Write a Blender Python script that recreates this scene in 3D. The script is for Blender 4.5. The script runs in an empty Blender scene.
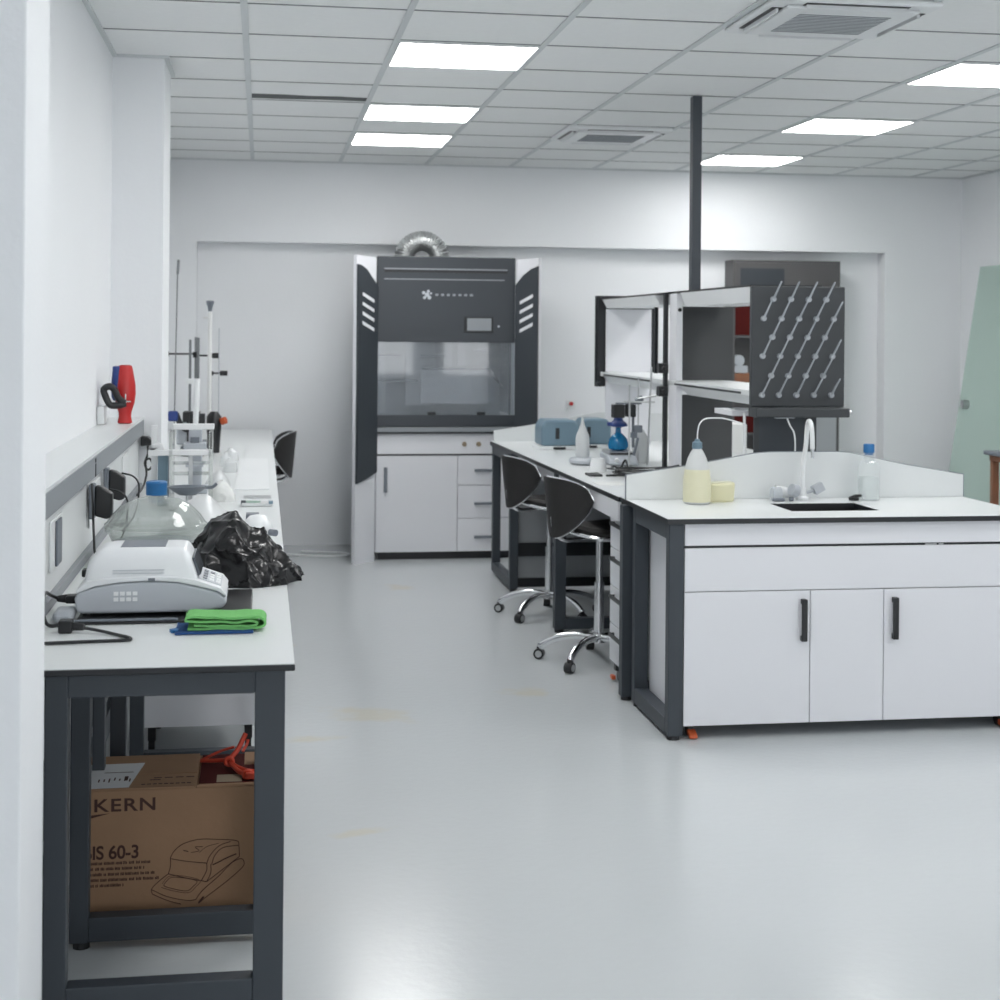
import bpy, bmesh, math, random
from mathutils import Vector, Matrix, noise
random.seed(4)
SC = bpy.context.scene
COL = SC.collection
PI = math.pi
def V(*a): return Vector(a)

# ------------------------------------------------------------ materials
def mat(name, col, rough=.5, metal=0., spec=.5, emis=None, trans=0., bump=None, noise_col=None, alpha=None):
    m = bpy.data.materials.new(name); m.use_nodes = True
    nt = m.node_tree; b = nt.nodes['Principled BSDF']
    b.inputs['Base Color'].default_value = (*col, 1)
    b.inputs['Roughness'].default_value = rough
    b.inputs['Metallic'].default_value = metal
    b.inputs['Specular IOR Level'].default_value = spec
    if trans: b.inputs['Transmission Weight'].default_value = trans
    if emis:
        b.inputs['Emission Color'].default_value = (*col, 1); b.inputs['Emission Strength'].default_value = emis
    tc = None
    if bump or noise_col:
        tc = nt.nodes.new('ShaderNodeTexCoord')
    if noise_col:
        sc, amt = noise_col
        n = nt.nodes.new('ShaderNodeTexNoise'); n.inputs['Scale'].default_value = sc; n.inputs['Detail'].default_value = 4
        nt.links.new(tc.outputs['Object'], n.inputs['Vector'])
        r = nt.nodes.new('ShaderNodeMix'); r.data_type = 'RGBA'
        r.inputs[6].default_value = (*[c*(1-amt) for c in col], 1); r.inputs[7].default_value = (*[min(1, c*(1+amt)) for c in col], 1)
        nt.links.new(n.outputs['Fac'], r.inputs[0]); nt.links.new(r.outputs[2], b.inputs['Base Color'])
    if bump:
        sc, st = bump
        n = nt.nodes.new('ShaderNodeTexNoise'); n.inputs['Scale'].default_value = sc; n.inputs['Detail'].default_value = 3
        nt.links.new(tc.outputs['Object'], n.inputs['Vector'])
        bp = nt.nodes.new('ShaderNodeBump'); bp.inputs['Strength'].default_value = st; bp.inputs['Distance'].default_value = .01
        nt.links.new(n.outputs['Fac'], bp.inputs['Height']); nt.links.new(bp.outputs['Normal'], b.inputs['Normal'])
    return m

def clear(name, tint, rough=.05, body=.12, bodycol=None):
    """see-through plastic or glass: transparent mixed with gloss by fresnel and a little diffuse body"""
    m = bpy.data.materials.new(name); m.use_nodes = True
    nt = m.node_tree; nt.nodes.clear()
    out = nt.nodes.new('ShaderNodeOutputMaterial'); t = nt.nodes.new('ShaderNodeBsdfTransparent')
    g = nt.nodes.new('ShaderNodeBsdfGlossy'); d = nt.nodes.new('ShaderNodeBsdfDiffuse'); lw = nt.nodes.new('ShaderNodeLayerWeight'); lw.inputs[0].default_value = .5; pw = nt.nodes.new('ShaderNodeMath'); pw.operation = 'POWER'; pw.inputs[1].default_value = 4; f = nt.nodes.new('ShaderNodeMath'); f.operation = 'MULTIPLY_ADD'; f.inputs[1].default_value = .62; f.inputs[2].default_value = .04; nt.links.new(lw.outputs['Facing'], pw.inputs[0]); nt.links.new(pw.outputs[0], f.inputs[0])
    t.inputs[0].default_value = (*tint, 1); g.inputs['Roughness'].default_value = rough
    d.inputs[0].default_value = (*(bodycol or tint), 1)
    a = nt.nodes.new('ShaderNodeMixShader'); a.inputs[0].default_value = body
    nt.links.new(t.outputs[0], a.inputs[1]); nt.links.new(d.outputs[0], a.inputs[2])
    b = nt.nodes.new('ShaderNodeMixShader'); nt.links.new(f.outputs[0], b.inputs[0])
    nt.links.new(a.outputs[0], b.inputs[1]); nt.links.new(g.outputs[0], b.inputs[2]); nt.links.new(b.outputs[0], out.inputs[0])
    return m

M = dict(
 wall=mat('wall_paint', (.83,.848,.868), .75, bump=(60,.08), noise_col=(1.5,.015)),
 tile=mat('ceiling_tile', (.85,.865,.865), .9, bump=(160,.25), noise_col=(30,.03)),
 tbar=mat('ceiling_grid_bar', (.62,.65,.66), .6),
 gap=mat('ceiling_void', (.10,.11,.11), .9),
 lam=mat('white_laminate', (.70,.725,.73), .32, noise_col=(3,.01)),
 mel=mat('white_melamine_board', (.74,.75,.785), .38, noise_col=(2,.012)),
 edge=mat('black_compact_edge', (.012,.014,.017), .4),
 steel=mat('dark_grey_powder_coat', (.038,.047,.058), .5, bump=(300,.05)),
 hood=mat('hood_dark_coat', (.034,.041,.050), .42),
 peg=mat('pegboard_grey', (.038,.043,.048), .5),
 ledge=mat('grey_fascia', (.25,.27,.29), .5),
 black=mat('black_plastic', (.012,.013,.015), .38),
 vinyl=mat('black_vinyl', (.018,.017,.017), .55, bump=(90,.15)),
 chrome=mat('chrome', (.75,.76,.78), .14, metal=1),
 alu=mat('dull_aluminium', (.55,.56,.57), .35, metal=1),
 duct=mat('foil_duct', (.62,.63,.63), .3, metal=.9, bump=(40,.3)),
 card=mat('brown_cardboard', (.34,.205,.12), .85, bump=(50,.1), noise_col=(8,.08)),
 ink=mat('dark_brown_print', (.06,.025,.02), .8),
 paper=mat('white_paper', (.72,.74,.76), .8),
 red=mat('red_plastic', (.50,.018,.018), .35),
 clampred=mat('orange_red_plastic', (.62,.07,.035), .4),
 redcard=mat('dark_red_card', (.065,.005,.004), .8, spec=.2),
 blue=mat('blue_cap_plastic', (.015,.14,.36), .4),
 blued=mat('dark_blue_plastic', (.012,.04,.20), .4),
 bluegrey=mat('blue_grey_casing', (.15,.23,.29), .4),
 green=mat('green_cloth', (.17,.50,.15), .9, bump=(400,.4), noise_col=(60,.15)),
 bluecloth=mat('blue_cloth', (.012,.06,.20), .9, bump=(400,.3)),
 bag=mat('black_bin_liner', (.007,.007,.008), .24, spec=.35, bump=(35,.12)),
 anw=mat('instrument_white', (.76,.78,.80), .35),
 ang=mat('instrument_grey', (.46,.49,.53), .4),
 andark=mat('instrument_dark_grey', (.16,.18,.21), .4),
 screen=mat('dark_screen', (.09,.10,.115), .15),
 orange=mat('orange_plastic', (.50,.09,.025), .45),
 whitep=mat('white_plastic', (.78,.80,.81), .4),
 acry=mat('white_acrylic', (.78,.79,.80), .3),
 glass=clear('clear_glass', (.955,.97,.97), .03, .12),
 pglass=clear('polycarbonate', (.95,.965,.955), .06, .15, (.66,.69,.68)),
 sash=clear('sash_glass', (.86,.88,.90), .04, .20, (.42,.45,.48)),
 gdoor=clear('green_tinted_glass', (.80,.92,.87), .06, .6, (.66,.80,.74)),
 yellow=clear('yellowish_translucent_plastic', (.93,.90,.68), .3, .80, (.84,.82,.60)),
 ypale=clear('pale_yellow_film', (.98,.96,.78), .3, .40, (.86,.84,.66)),
 milk=clear('milky_plastic', (.95,.96,.96), .3, .7, (.80,.82,.83)),
 bluel=clear('blue_liquid_glass', (.05,.40,.70), .05, .7, (.01,.20,.42)),
 pegp=clear('frosted_peg_plastic', (.88,.90,.92), .2, .65, (.62,.66,.70)),
 basin=mat('black_sink_resin', (.012,.012,.013), .3),
 inner=mat('hood_liner', (.60,.62,.65), .4),
 lino=mat('grey_board', (.36,.38,.40), .5),
 darkcab=mat('grey_cabinet_paint', (.05,.053,.056), .45),
 brown=mat('brown_wood', (.24,.10,.05), .5, noise_col=(12,.3)),
 diff=mat('lit_diffuser', (1,.995,.985), .5, emis=15.6),
 cream=mat('off_white_box', (.74,.75,.74), .6),
 tan=mat('tan_card', (.30,.24,.17), .8),
)

# floor: glossy grey epoxy with a few worn yellowish scuffs
def floor_mat():
    m = bpy.data.materials.new('grey_epoxy_floor'); m.use_nodes = True
    nt = m.node_tree; b = nt.nodes['Principled BSDF']; L = nt.links
    tc = nt.nodes.new('ShaderNodeTexCoord')
    n = nt.nodes.new('ShaderNodeTexNoise'); n.inputs['Scale'].default_value = 1.1; n.inputs['Detail'].default_value = 5
    L.new(tc.outputs['Object'], n.inputs['Vector'])
    mx = nt.nodes.new('ShaderNodeMix'); mx.data_type = 'RGBA'
    mx.inputs[6].default_value = (.54,.57,.585,1); mx.inputs[7].default_value = (.57,.60,.615,1)
    L.new(n.outputs['Fac'], mx.inputs[0]); last = mx.outputs[2]
    n2 = nt.nodes.new('ShaderNodeTexNoise'); n2.inputs['Scale'].default_value = 9; n2.inputs['Detail'].default_value = 6
    L.new(tc.outputs['Object'], n2.inputs['Vector'])
    for (x, y, rx, ry, a) in ((.47,6.68,.22,.13,-.5),(1.2,7.0,.11,.10,.1),(.89,9.95,.10,.14,.3),(.2,6.3,.18,.05,.1),(.32,5.1,.12,.04,.3),(.12,8.2,.08,.1,0),(2.6,4.35,.12,.05,.2)):
        mp = nt.nodes.new('ShaderNodeMapping'); mp.vector_type = 'TEXTURE'
        mp.inputs['Location'].default_value = (x,y,0); mp.inputs['Rotation'].default_value = (0,0,a); mp.inputs['Scale'].default_value = (rx,ry,1)
        L.new(tc.outputs['Object'], mp.inputs[0])
        ln = nt.nodes.new('ShaderNodeVectorMath'); ln.operation = 'LENGTH'; L.new(mp.outputs[0], ln.inputs[0])
        ad = nt.nodes.new('ShaderNodeMath'); ad.operation = 'MULTIPLY_ADD'; L.new(n2.outputs['Fac'], ad.inputs[0]); ad.inputs[1].default_value = 2.2; L.new(ln.outputs['Value'], ad.inputs[2])
        mr = nt.nodes.new('ShaderNodeMapRange'); L.new(ad.outputs[0], mr.inputs[0])
        mr.inputs[1].default_value = 1.5; mr.inputs[2].default_value = 2.15; mr.inputs[3].default_value = .45; mr.inputs[4].default_value = 0
        mm = nt.nodes.new('ShaderNodeMix'); mm.data_type = 'RGBA'
        L.new(mr.outputs[0], mm.inputs[0]); L.new(last, mm.inputs[6]); mm.inputs[7].default_value = (.60,.54,.38,1); last = mm.outputs[2]
    L.new(last, b.inputs['Base Color'])
    b.inputs['Roughness'].default_value = .21; b.inputs['Specular IOR Level'].default_value = .5
    n3 = nt.nodes.new('ShaderNodeTexNoise'); n3.inputs['Scale'].default_value = 28; n3.inputs['Detail'].default_value = 3
    L.new(tc.outputs['Object'], n3.inputs['Vector'])
    bp = nt.nodes.new('ShaderNodeBump'); bp.inputs['Strength'].default_value = .12; bp.inputs['Distance'].default_value = .006
    L.new(n3.outputs['Fac'], bp.inputs['Height']); L.new(bp.outputs['Normal'], b.inputs['Normal'])
    return m
M['floor'] = floor_mat()

# ------------------------------------------------------------ mesh builder
ORG = {}
class MB:
    def __init__(s): s.bm = bmesh.new()
    def box(s, x0, y0, z0, x1, y1, z1, rot=None):
        vs = [s.bm.verts.new((x,y,z)) for z in (z0,z1) for y in (y0,y1) for x in (x0,x1)]
        for f in ((0,2,3,1),(4,5,7,6),(0,1,5,4),(2,6,7,3),(0,4,6,2),(1,3,7,5)): s.bm.faces.new([vs[i] for i in f])
        if rot:
            c, M3 = rot
            for v in vs: v.co = c + M3 @ (v.co - c)
        return s
    def ring(s, c, t, r, n, ref=None, sc=(1,1)):
        t = t.normalized(); a = ref or (V(0,0,1) if abs(t.z) < .9 else V(1,0,0))
        u = t.cross(a).normalized(); w = u.cross(t)
        return [s.bm.verts.new(c + u*math.cos(2*PI*i/n)*r*sc[0] + w*math.sin(2*PI*i/n)*r*sc[1]) for i in range(n)]
    def skin(s, rings, caps=True):
        for a, b in zip(rings, rings[1:]):
            n = len(a)
            for i in range(n): s.bm.faces.new((a[i], a[(i+1)%n], b[(i+1)%n], b[i]))
        if caps:
            s.bm.faces.new(rings[0][::-1]); s.bm.faces.new(rings[-1])
    def cyl(s, p0, p1, r0, r1=None, n=16):
        p0, p1 = Vector(p0), Vector(p1); t = p1 - p0
        s.skin([s.ring(p0, t, r0, n), s.ring(p1, t, r1 if r1 is not None else r0, n)]); return s
    def tube(s, pts, r, n=8, sub=6):
        P = [Vector(p) for p in pts]
        if len(P) > 2 and sub > 1:
            Q = [P[0]*2-P[1]] + P + [P[-1]*2-P[-2]]; out = []
            for i in range(1, len(Q)-2):
                a,b,c,d = Q[i-1:i+3]
                for k in range(sub):
                    t = k/sub
                    out.append(.5*((2*b)+(c-a)*t+(2*a-5*b+4*c-d)*t*t+(3*b-a-3*c+d)*t**3))
            P = out + [P[-1]]
        rings = []; ref = None; u = None
        for i, p in enumerate(P):
            t = (P[min(i+1,len(P)-1)] - P[max(i-1,0)]).normalized()
            if u is None: u = t.orthogonal().normalized()
            u = (u - t*u.dot(t)).normalized(); w = t.cross(u)
            rr = r[i] if isinstance(r, list) else r
            rings.append([s.bm.verts.new(p + u*math.cos(2*PI*k/n)*rr + w*math.sin(2*PI*k/n)*rr) for k in range(n)])
        s.skin(rings); return s
    def lathe(s, prof, c, n=28, sc=(1,1)):
        c = Vector(c); rings = []
        for r, z in prof:
            rings.append([s.bm.verts.new(c + V(max(r,1e-4)*math.cos(2*PI*k/n)*sc[0], max(r,1e-4)*math.sin(2*PI*k/n)*sc[1], z)) for k in range(n)])
        s.skin(rings); return s
    def prism(s, poly, axis, a, b):
        def P(p, q):
            return {'x':(q,p[0],p[1]), 'y':(p[0],q,p[1]), 'z':(p[0],p[1],q)}[axis]
        A = [s.bm.verts.new(P(p,a)) for p in poly]; B = [s.bm.verts.new(P(p,b)) for p in poly]
        n = len(poly)
        s.bm.faces.new(A); s.bm.faces.new(B[::-1])
        for i in range(n): s.bm.faces.new((A[i], B[i], B[(i+1)%n], A[(i+1)%n]))
        return s
    def frame(s, plane, a0, a1, b0, b1, z0, z1, t, tz=None):
        """closed rectangular tube frame; plane 'y' lies in X-Z, plane 'x' lies in Y-Z; a = thickness range"""
        tz = tz or t
        def bx(p0, p1, q0, q1):
            if plane == 'y': s.box(p0, a0, q0, p1, a1, q1)
            else: s.box(a0, p0, q0, a1, p1, q1)
        bx(b0, b0+t, z0, z1); bx(b1-t, b1, z0, z1); bx(b0+t, b1-t, z1-tz, z1); bx(b0+t, b1-t, z0, z0+tz)
        return s
    def build(s, name, m, parent=None, bevel=0, smooth=False, loc=None, seg=2):
        bmesh.ops.recalc_face_normals(s.bm, faces=s.bm.faces)
        if parent is not None: off = ORG[parent.name]
        elif loc is not None: off = Vector(loc)
        else:
            xs = [v.co for v in s.bm.verts]
            off = V((min(v.x for v in xs)+max(v.x for v in xs))/2, (min(v.y for v in xs)+max(v.y for v in xs))/2, min(v.z for v in xs))
        bmesh.ops.translate(s.bm, verts=s.bm.verts, vec=-off)
        me = bpy.data.meshes.new(name); s.bm.to_mesh(me); s.bm.free()
        me.materials.append(M[m] if isinstance(m, str) else m)
        if smooth:
            for p in me.polygons: p.use_smooth = True
        o = bpy.data.objects.new(name, me); COL.objects.link(o)
        if parent is not None: o.parent = parent
        else: o.location = off
        ORG[o.name] = off
        if bevel:
            b = o.modifiers.new('bevel', 'BEVEL'); b.width = bevel; b.segments = seg; b.limit_method = 'ANGLE'; b.angle_limit = .6
            b.harden_normals = False
        if smooth:
            try: me.set_sharp_from_angle(angle=.7)
            except Exception: pass
        return o

def tag(o, label=None, cat=None, group=None, kind=None):
    if label: o['label'] = label
    if cat: o['category'] = cat
    if group: o['group'] = group
    if kind: o['kind'] = kind
    return o
def thing(name, loc, label, cat, group=None, local=False, rz=0):
    o = bpy.data.objects.new(name, None); COL.objects.link(o); o.location = loc; o.empty_display_size = .05
    o.rotation_euler = (0,0,rz)
    ORG[o.name] = V(0,0,0) if local else Vector(loc)
    return tag(o, label, cat, group)
def copy_tree(o, kids, parent=None):
    c = o.copy(); COL.objects.link(c); ORG[c.name] = ORG[o.name]
    if parent is not None: c.parent = parent
    for ch in kids.get(o.name, []): copy_tree(ch, kids, c)
    return c
def kidmap():
    k = {}
    for o in COL.objects:
        if o.parent: k.setdefault(o.parent.name, []).append(o)
    return k
def lettering(txt, size, name, m, parent, origin, xdir, up, bold=0, extr=.0004, spacing=1., sx=1.):
    cu = bpy.data.curves.new('lettering_curve', 'FONT'); cu.body = txt; cu.size = size; cu.extrude = extr; cu.offset = bold; cu.space_character = spacing
    t = bpy.data.objects.new('lettering_source', cu); COL.objects.link(t)
    bpy.context.view_layer.update()
    me = bpy.data.meshes.new_from_object(t.evaluated_get(bpy.context.evaluated_depsgraph_get()))
    bpy.data.objects.remove(t); bpy.data.curves.remove(cu)
    xd = Vector(xdir).normalized(); u = Vector(up).normalized(); n = xd.cross(u)
    mt = Matrix((xd*sx, u, n)).transposed().to_4x4(); mt.translation = Vector(origin) - ORG[parent.name]
    me.transform(mt); me.materials.clear(); me.materials.append(M[m]); me.name = name
    o = bpy.data.objects.new(name, me); COL.objects.link(o); o.parent = parent; ORG[o.name] = ORG[parent.name]
    return o
def struct(mb, name, m, **k):
    o = mb.build(name, m, **k); o['kind'] = 'structure'; return o

# ------------------------------------------------------------ room shell
FILL_POW = 62; HC = 2.933; XL = -.70; XR = 5.6; YB = 12.0; YN = -3.0
struct(MB().box(XL-.3, YN-.3, -.1, XR+.3, YB+.3, 0), 'floor', 'floor', loc=(0,0,0))
struct(MB().box(XL-.3, YN-.3, HC, XR+.3, YB+.3, HC+.1), 'ceiling', 'tile')
struct(MB().box(XL-.2, YN, 0, XL, YB, HC), 'wall_left', 'wall')
struct(MB().box(XR, YN, 0, XR+.2, YB, HC), 'wall_right', 'wall')
struct(MB().box(XL-.2, YB, 0, XR+.2, YB+.2, HC), 'wall_back', 'wall')
FILL_WIN = ((.1,2.5),(2.9,5.3))
b = MB(); b.box(XL-.2, YN-.2, 0, XR+.2, YN, .9); b.box(XL-.2, YN-.2, 2.5, XR+.2, YN, HC); b.box(XL-.2, YN-.2, .9, FILL_WIN[0][0], YN, 2.5); b.box(FILL_WIN[0][1], YN-.2, .9, FILL_WIN[1][0], YN, 2.5); b.box(FILL_WIN[1][1], YN-.2, .9, XR+.2, YN, 2.5)
struct(b, 'wall_front', 'wall')
for i, (x0, x1) in enumerate(FILL_WIN):  # unseen windows added behind the camera to brighten surfaces facing it
    b = MB(); b.frame('y', YN-.12, YN-.06, x0, x1, .9, 2.5, .05); b.box((x0+x1)/2-.025, YN-.12, .95, (x0+x1)/2+.025, YN-.06, 2.45)
    struct(b, 'added_window_%d' % (i+1), 'whitep')
    ld = bpy.data.lights.new('fill_light', 'AREA'); ld.shape = 'RECTANGLE'; ld.size = x1-x0; ld.size_y = 1.6; ld.energy = FILL_POW; ld.color = (.97,.985,1)  # added fill lamp just outside the opening
    lo = bpy.data.objects.new('fill_light', ld); COL.objects.link(lo); lo.location = ((x0+x1)/2, YN-.25, 1.75); lo.rotation_euler = (PI/2, 0, 0)
b = MB(); b.box(XL, 11.85, 2.313, XR, YB, HC); b.box(XL, 11.85, 0, -.487, YB, 2.313); b.box(4.95, 11.85, 0, XR, YB, 2.313)
struct(b, 'trim_1', 'wall')                                                     # beam and side piers framing the recess
struct(MB().box(XL, 7.45, 0, -.463, 7.965, HC), 'trim_2', 'wall')               # pilaster on the left wall
struct(MB().box(XL, 3.01, 0, -.44, 3.328, HC), 'trim_3', 'wall', bevel=.004)    # near column at the picture's left edge
b = MB()
b.box(XL, 3.33, HC-.012, XL+.02, 7.45, HC); b.box(XL+.02, 7.43, HC-.012, -.443, 7.45, HC); b.box(-.463, 7.45, HC-.012, -.443, 7.985, HC); b.box(XL, 7.965, HC-.012, -.463, 7.985, HC)
b.box(XL, 7.985, HC-.012, XL+.02, 11.85, HC); b.box(XL+.02, 11.83, HC-.012, XR, 11.85, HC); b.box(XR-.02, YN, HC-.012, XR, 11.83, HC)
struct(b, 'trim_4', 'tbar')
# ceiling grid bars: wide ones run into the room, thin ones cross it
CX = [-.081 + .655*k for k in range(0, 9)]; CY = [6.81 + .64*k for k in range(-15, 8)]
b = MB()
for x in CX: b.box(x-.014, YN, HC-.006, x+.014, 11.83, HC)
struct(b, 'trim_5', 'tbar')
M['tbar_thin'] = mat('thin_joint_shadow', (.25,.26,.265), .8)
b = MB()
for i, y in enumerate(CY):
    if y < YN: continue
    b.box(XL+.02 if y < 7.4 or y > 8 else -.44, y-.0055, HC-.003, XR-.02, y+.0055, HC)
struct(b, 'trim_6', 'tbar_thin')
struct(MB().prism([(-.066,8.53),(.1,8.525),(.25,8.55),(.40,8.54),(.56,8.56),(.56,8.665),(.3,8.65),(.1,8.67),(-.066,8.665)], 'z', HC-.004, HC), 'trim_7', 'gap')          # tile sagging open

# ------------------------------------------------------------ ceiling lights and cassettes
def light(x, y, label):
    t = thing('ceiling_light', (x, y, HC), label, 'ceiling light', 'square LED panels in the ceiling grid')
    h = .30
    b = MB(); b.box(x-.3135, y-h-.006, HC-.012, x+.3135, y-h, HC-.0005); b.box(x-.3135, y+h, HC-.012, x+.3135, y+h+.006, HC-.0005)
    b.box(x-.3135, y-h, HC-.012, x-.3075, y+h, HC-.0005); b.box(x+.3075, y-h, HC-.012, x+.3135, y+h, HC-.0005)
    b.build('light_frame', 'whitep', t)
    MB().box(x-.3075, y-h, HC-.010, x+.3075, y+h, HC-.002).build('diffuser', 'diff', t)
xa = .9015; xb = 3.5215
LL = {(0,0):'lit ceiling panel nearest the camera in the left row, above the aisle', (0,3):'lit ceiling panel in the middle of the left row of three',
      (0,5):'lit ceiling panel farthest back in the left row of three', (1,0):'lit ceiling panel cut by the right edge of the picture',
      (1,3):'lit ceiling panel in the middle of the right row, right of the dark pole', (1,6):'lit ceiling panel farthest back on the right, next to the dark pole'}
for (c, k), lab in LL.items(): light((xa, xb)[c], 6.81+.64*k+.32, lab)
for c in (0,1):  # unseen panels added out of view to keep the room lit
    for k in (-3,-6): light((xa, xb)[c], 6.81+.64*k+.32, ('left','right')[c]+' row unseen added ceiling panel '+('just above the near bench' if k==-3 else 'above the camera'))

def cassette(cx, cy, label, s=.33):
    t = thing('air_conditioner', (cx,cy,HC), label, 'air conditioner', 'ceiling cassette air conditioners')
    MB().box(cx-s, cy-s, HC-.026, cx+s, cy+s, HC-.0005).build('face_panel', 'whitep', t, bevel=.02, seg=3)
    MB().box(cx-s*.80, cy-s*.80, HC-.040, cx+s*.80, cy+s*.80, HC-.026).build('inner_panel', 'whitep', t, bevel=.012)
    b = MB()
    for a in range(4):
        q = (V(cx,cy,0), Matrix.Rotation(a*PI/2, 3, 'Z'))
        b.box(cx-s*.62, cy+s*.80, HC-.0285, cx+s*.62, cy+s*.93, HC-.0262, rot=q)
    b.build('air_slot', 'black', t)
    b = MB()
    for a in range(4):
        q = (V(cx,cy,0), Matrix.Rotation(a*PI/2, 3, 'Z'))
        b.box(cx-s*.60, cy+s*.845, HC-.044, cx+s*.60, cy+s*.875, HC-.0287, rot=q)
    b.build('louvre', 'whitep', t)
    b = MB()
    for i in range(13):
        for j in range(1):
            y = cy-s*.5+i*s*1/12.
            b.box(cx-s*.56, y-.004, HC-.0425, cx+s*.56, y+.004, HC-.0402)
    b.build('intake_grille', 'ledge', t)
cassette(2.235, 5.93, 'square cassette air conditioner near the camera at the top edge', .335)
cassette(2.19, 9.69, 'small distant cassette air conditioner left of the dark pole')

# ------------------------------------------------------------ left wall bench
BT = .9
t = thing('wall_bench', (-.2, 3.52, 0), 'long white-topped wall bench on dark steel frames along the left wall', 'bench')
FX0, FX1 = -.47, .059
MB().box(XL+.001, 3.52, .883, .08, 7.449, .898).box(-.462, 7.449, .883, .08, 7.966, .898).box(XL+.001, 7.966, .883, .08, 11.84, .898).build('edge_band', 'edge', t, bevel=.003)
MB().box(XL+.001, 3.521, .898, .079, 7.449, .9).box(-.462, 7.449, .898, .079, 7.966, .9).box(XL+.001, 7.966, .898, .079, 11.84, .9).build('worktop', 'lam', t)
for i, (y, fx) in enumerate(((3.56,-.47),(4.235,-.492),(4.55,-.468),(5.08,-.468),(5.86,-.47),(7.3,-.47),(8.6,-.47),(10.2,-.47),(11.7,-.47))):
    z0 = .115 if i == 0 else .02
    b = MB(); d = .05; w = .05 if i != 2 else .034
    b.box(fx, y, .018, fx+w, y+d, .883); b.box(FX1-.068, y, .018, FX1, y+d, .883)
    b.box(fx+w, y, .826, FX1-.068, y+d, .883); b.box(fx+w, y, z0, FX1-.068, y+d, z0+.065)
    f = b.build('leg_frame', 'steel', t, bevel=.003)
    MB().cyl((fx+.03,y+.025,0),(fx+.03,y+.025,.018),.022).build('levelling_foot', 'black', f); MB().cyl((FX1-.03,y+.025,0),(FX1-.03,y+.025,.018),.022).build('levelling_foot', 'black', f)
for y0, y1 in ((3.61,4.235),(4.60,5.08),(5.13,5.86)):
    for q in ((-.515,y0-.02,.45,-.495,y1+.02,.60),(-.515,y0-.02,.29,-.495,y1+.02,.37),(.005,y0,.826,.05,y1,.883)):
        MB().box(*q).build('side_rail', 'steel', t)
# raised service ledge on the wall board
t = thing('service_ledge', (-.62, 3.4, .9005), 'white service ledge with grey fascia running above the left bench', 'ledge')
MB().box(XL+.001, 3.34, 1.226, -.545, 7.448, 1.236).build('ledge_top', 'lam', t)
MB().box(-.556, 3.34, 1.156, -.543, 7.448, 1.226).build('fascia', 'ledge', t, bevel=.002)
MB().box(XL+.001, 3.34, .93, -.565, 7.448, 1.156).build('back_board', 'lam', t)
MB().box(XL+.001, 3.34, .9008, -.548, 7.448, .93).build('shadow_strip', 'ledge', t, bevel=.003)  # grey strip painting the shadow gap where board meets bench
MB().box(-.5425, 5.30, 1.158, -.541, 5.325, 1.20).box(-.5425, 5.30, 1.206, -.541, 5.325, 1.218).build('fascia_slot', 'black', t)
for y0, y1 in ((4.34,4.58),(5.3,5.62),(6.55,6.8)):
    MB().box(-.565, y0, .985, -.559, y1, 1.125).build('socket_plate', 'whitep', t, bevel=.003)
MB().box(-.558, 4.42, .992, -.552, 4.52, 1.118).build('rocker_switch', 'andark', t, bevel=.002)

# power adapters on the board with their cables
def adapter(y, z, label, dx):
    t = thing('power_adapter', (-.53, y, z-.05), label, 'power adapter', 'black plug adapters on the left wall board')
    b = MB(); b.prism([(-.538,z+.055),(-.515,z+.050),(-.482,z+.028),(-.482,z-.048),(-.50,z-.056),(-.538,z-.045)], 'y', y-.024, y+.024)
    b.build('adapter_body', 'black', t, bevel=.006)
    MB().box(-.557, y-.03, z-.055, -.539, y+.03, z+.06).build('adapter_mount', 'andark', t, bevel=.004)
    MB().tube([(-.495,y,z+.042),(-.455,y,z+.03),(-.435,y,z),(-.438,y+.01,z-.06),(-.455,y+.03,z-.12),(-.50,y+.1,.908)], .0032).build('cable', 'black', t, smooth=True)
adapter(5.27, 1.078, 'black plug adapter nearer the camera on the left wall board', 0)
adapter(5.74, 1.088, 'black plug adapter farther back on the left wall board', 0)
b = MB().tube([(-.538,5.15,1.15),(-.535,5.15,1.10),(-.535,5.17,1.04),(-.53,5.15,.98),(-.52,5.1,.93),(-.49,5.05,.906),(-.465,5.0,.905)], .004)
tag(b.build('cable', 'black', smooth=True), 'black cable hanging down the wall board beside the near plug adapter', 'cable')
t = thing('wall_plug', (-.52, 7.41, 1.12), 'black angled plug on the pilaster behind the white acrylic rack', 'plug')
MB().prism([(-.552,1.150),(-.52,1.148),(-.488,1.125),(-.488,1.112),(-.552,1.105)], 'y', 7.37, 7.448).build('plug_body', 'black', t, bevel=.005)
MB().tube([(-.52,7.38,1.106),(-.518,7.36,1.07),(-.53,7.34,1.03),(-.515,7.33,1.0),(-.495,7.33,1.02),(-.505,7.33,1.05),(-.525,7.33,1.04),(-.52,7.31,.98),(-.53,7.25,.93),(-.545,7.1,.907)], .005).build('cable', 'black', t, smooth=True)

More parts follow.
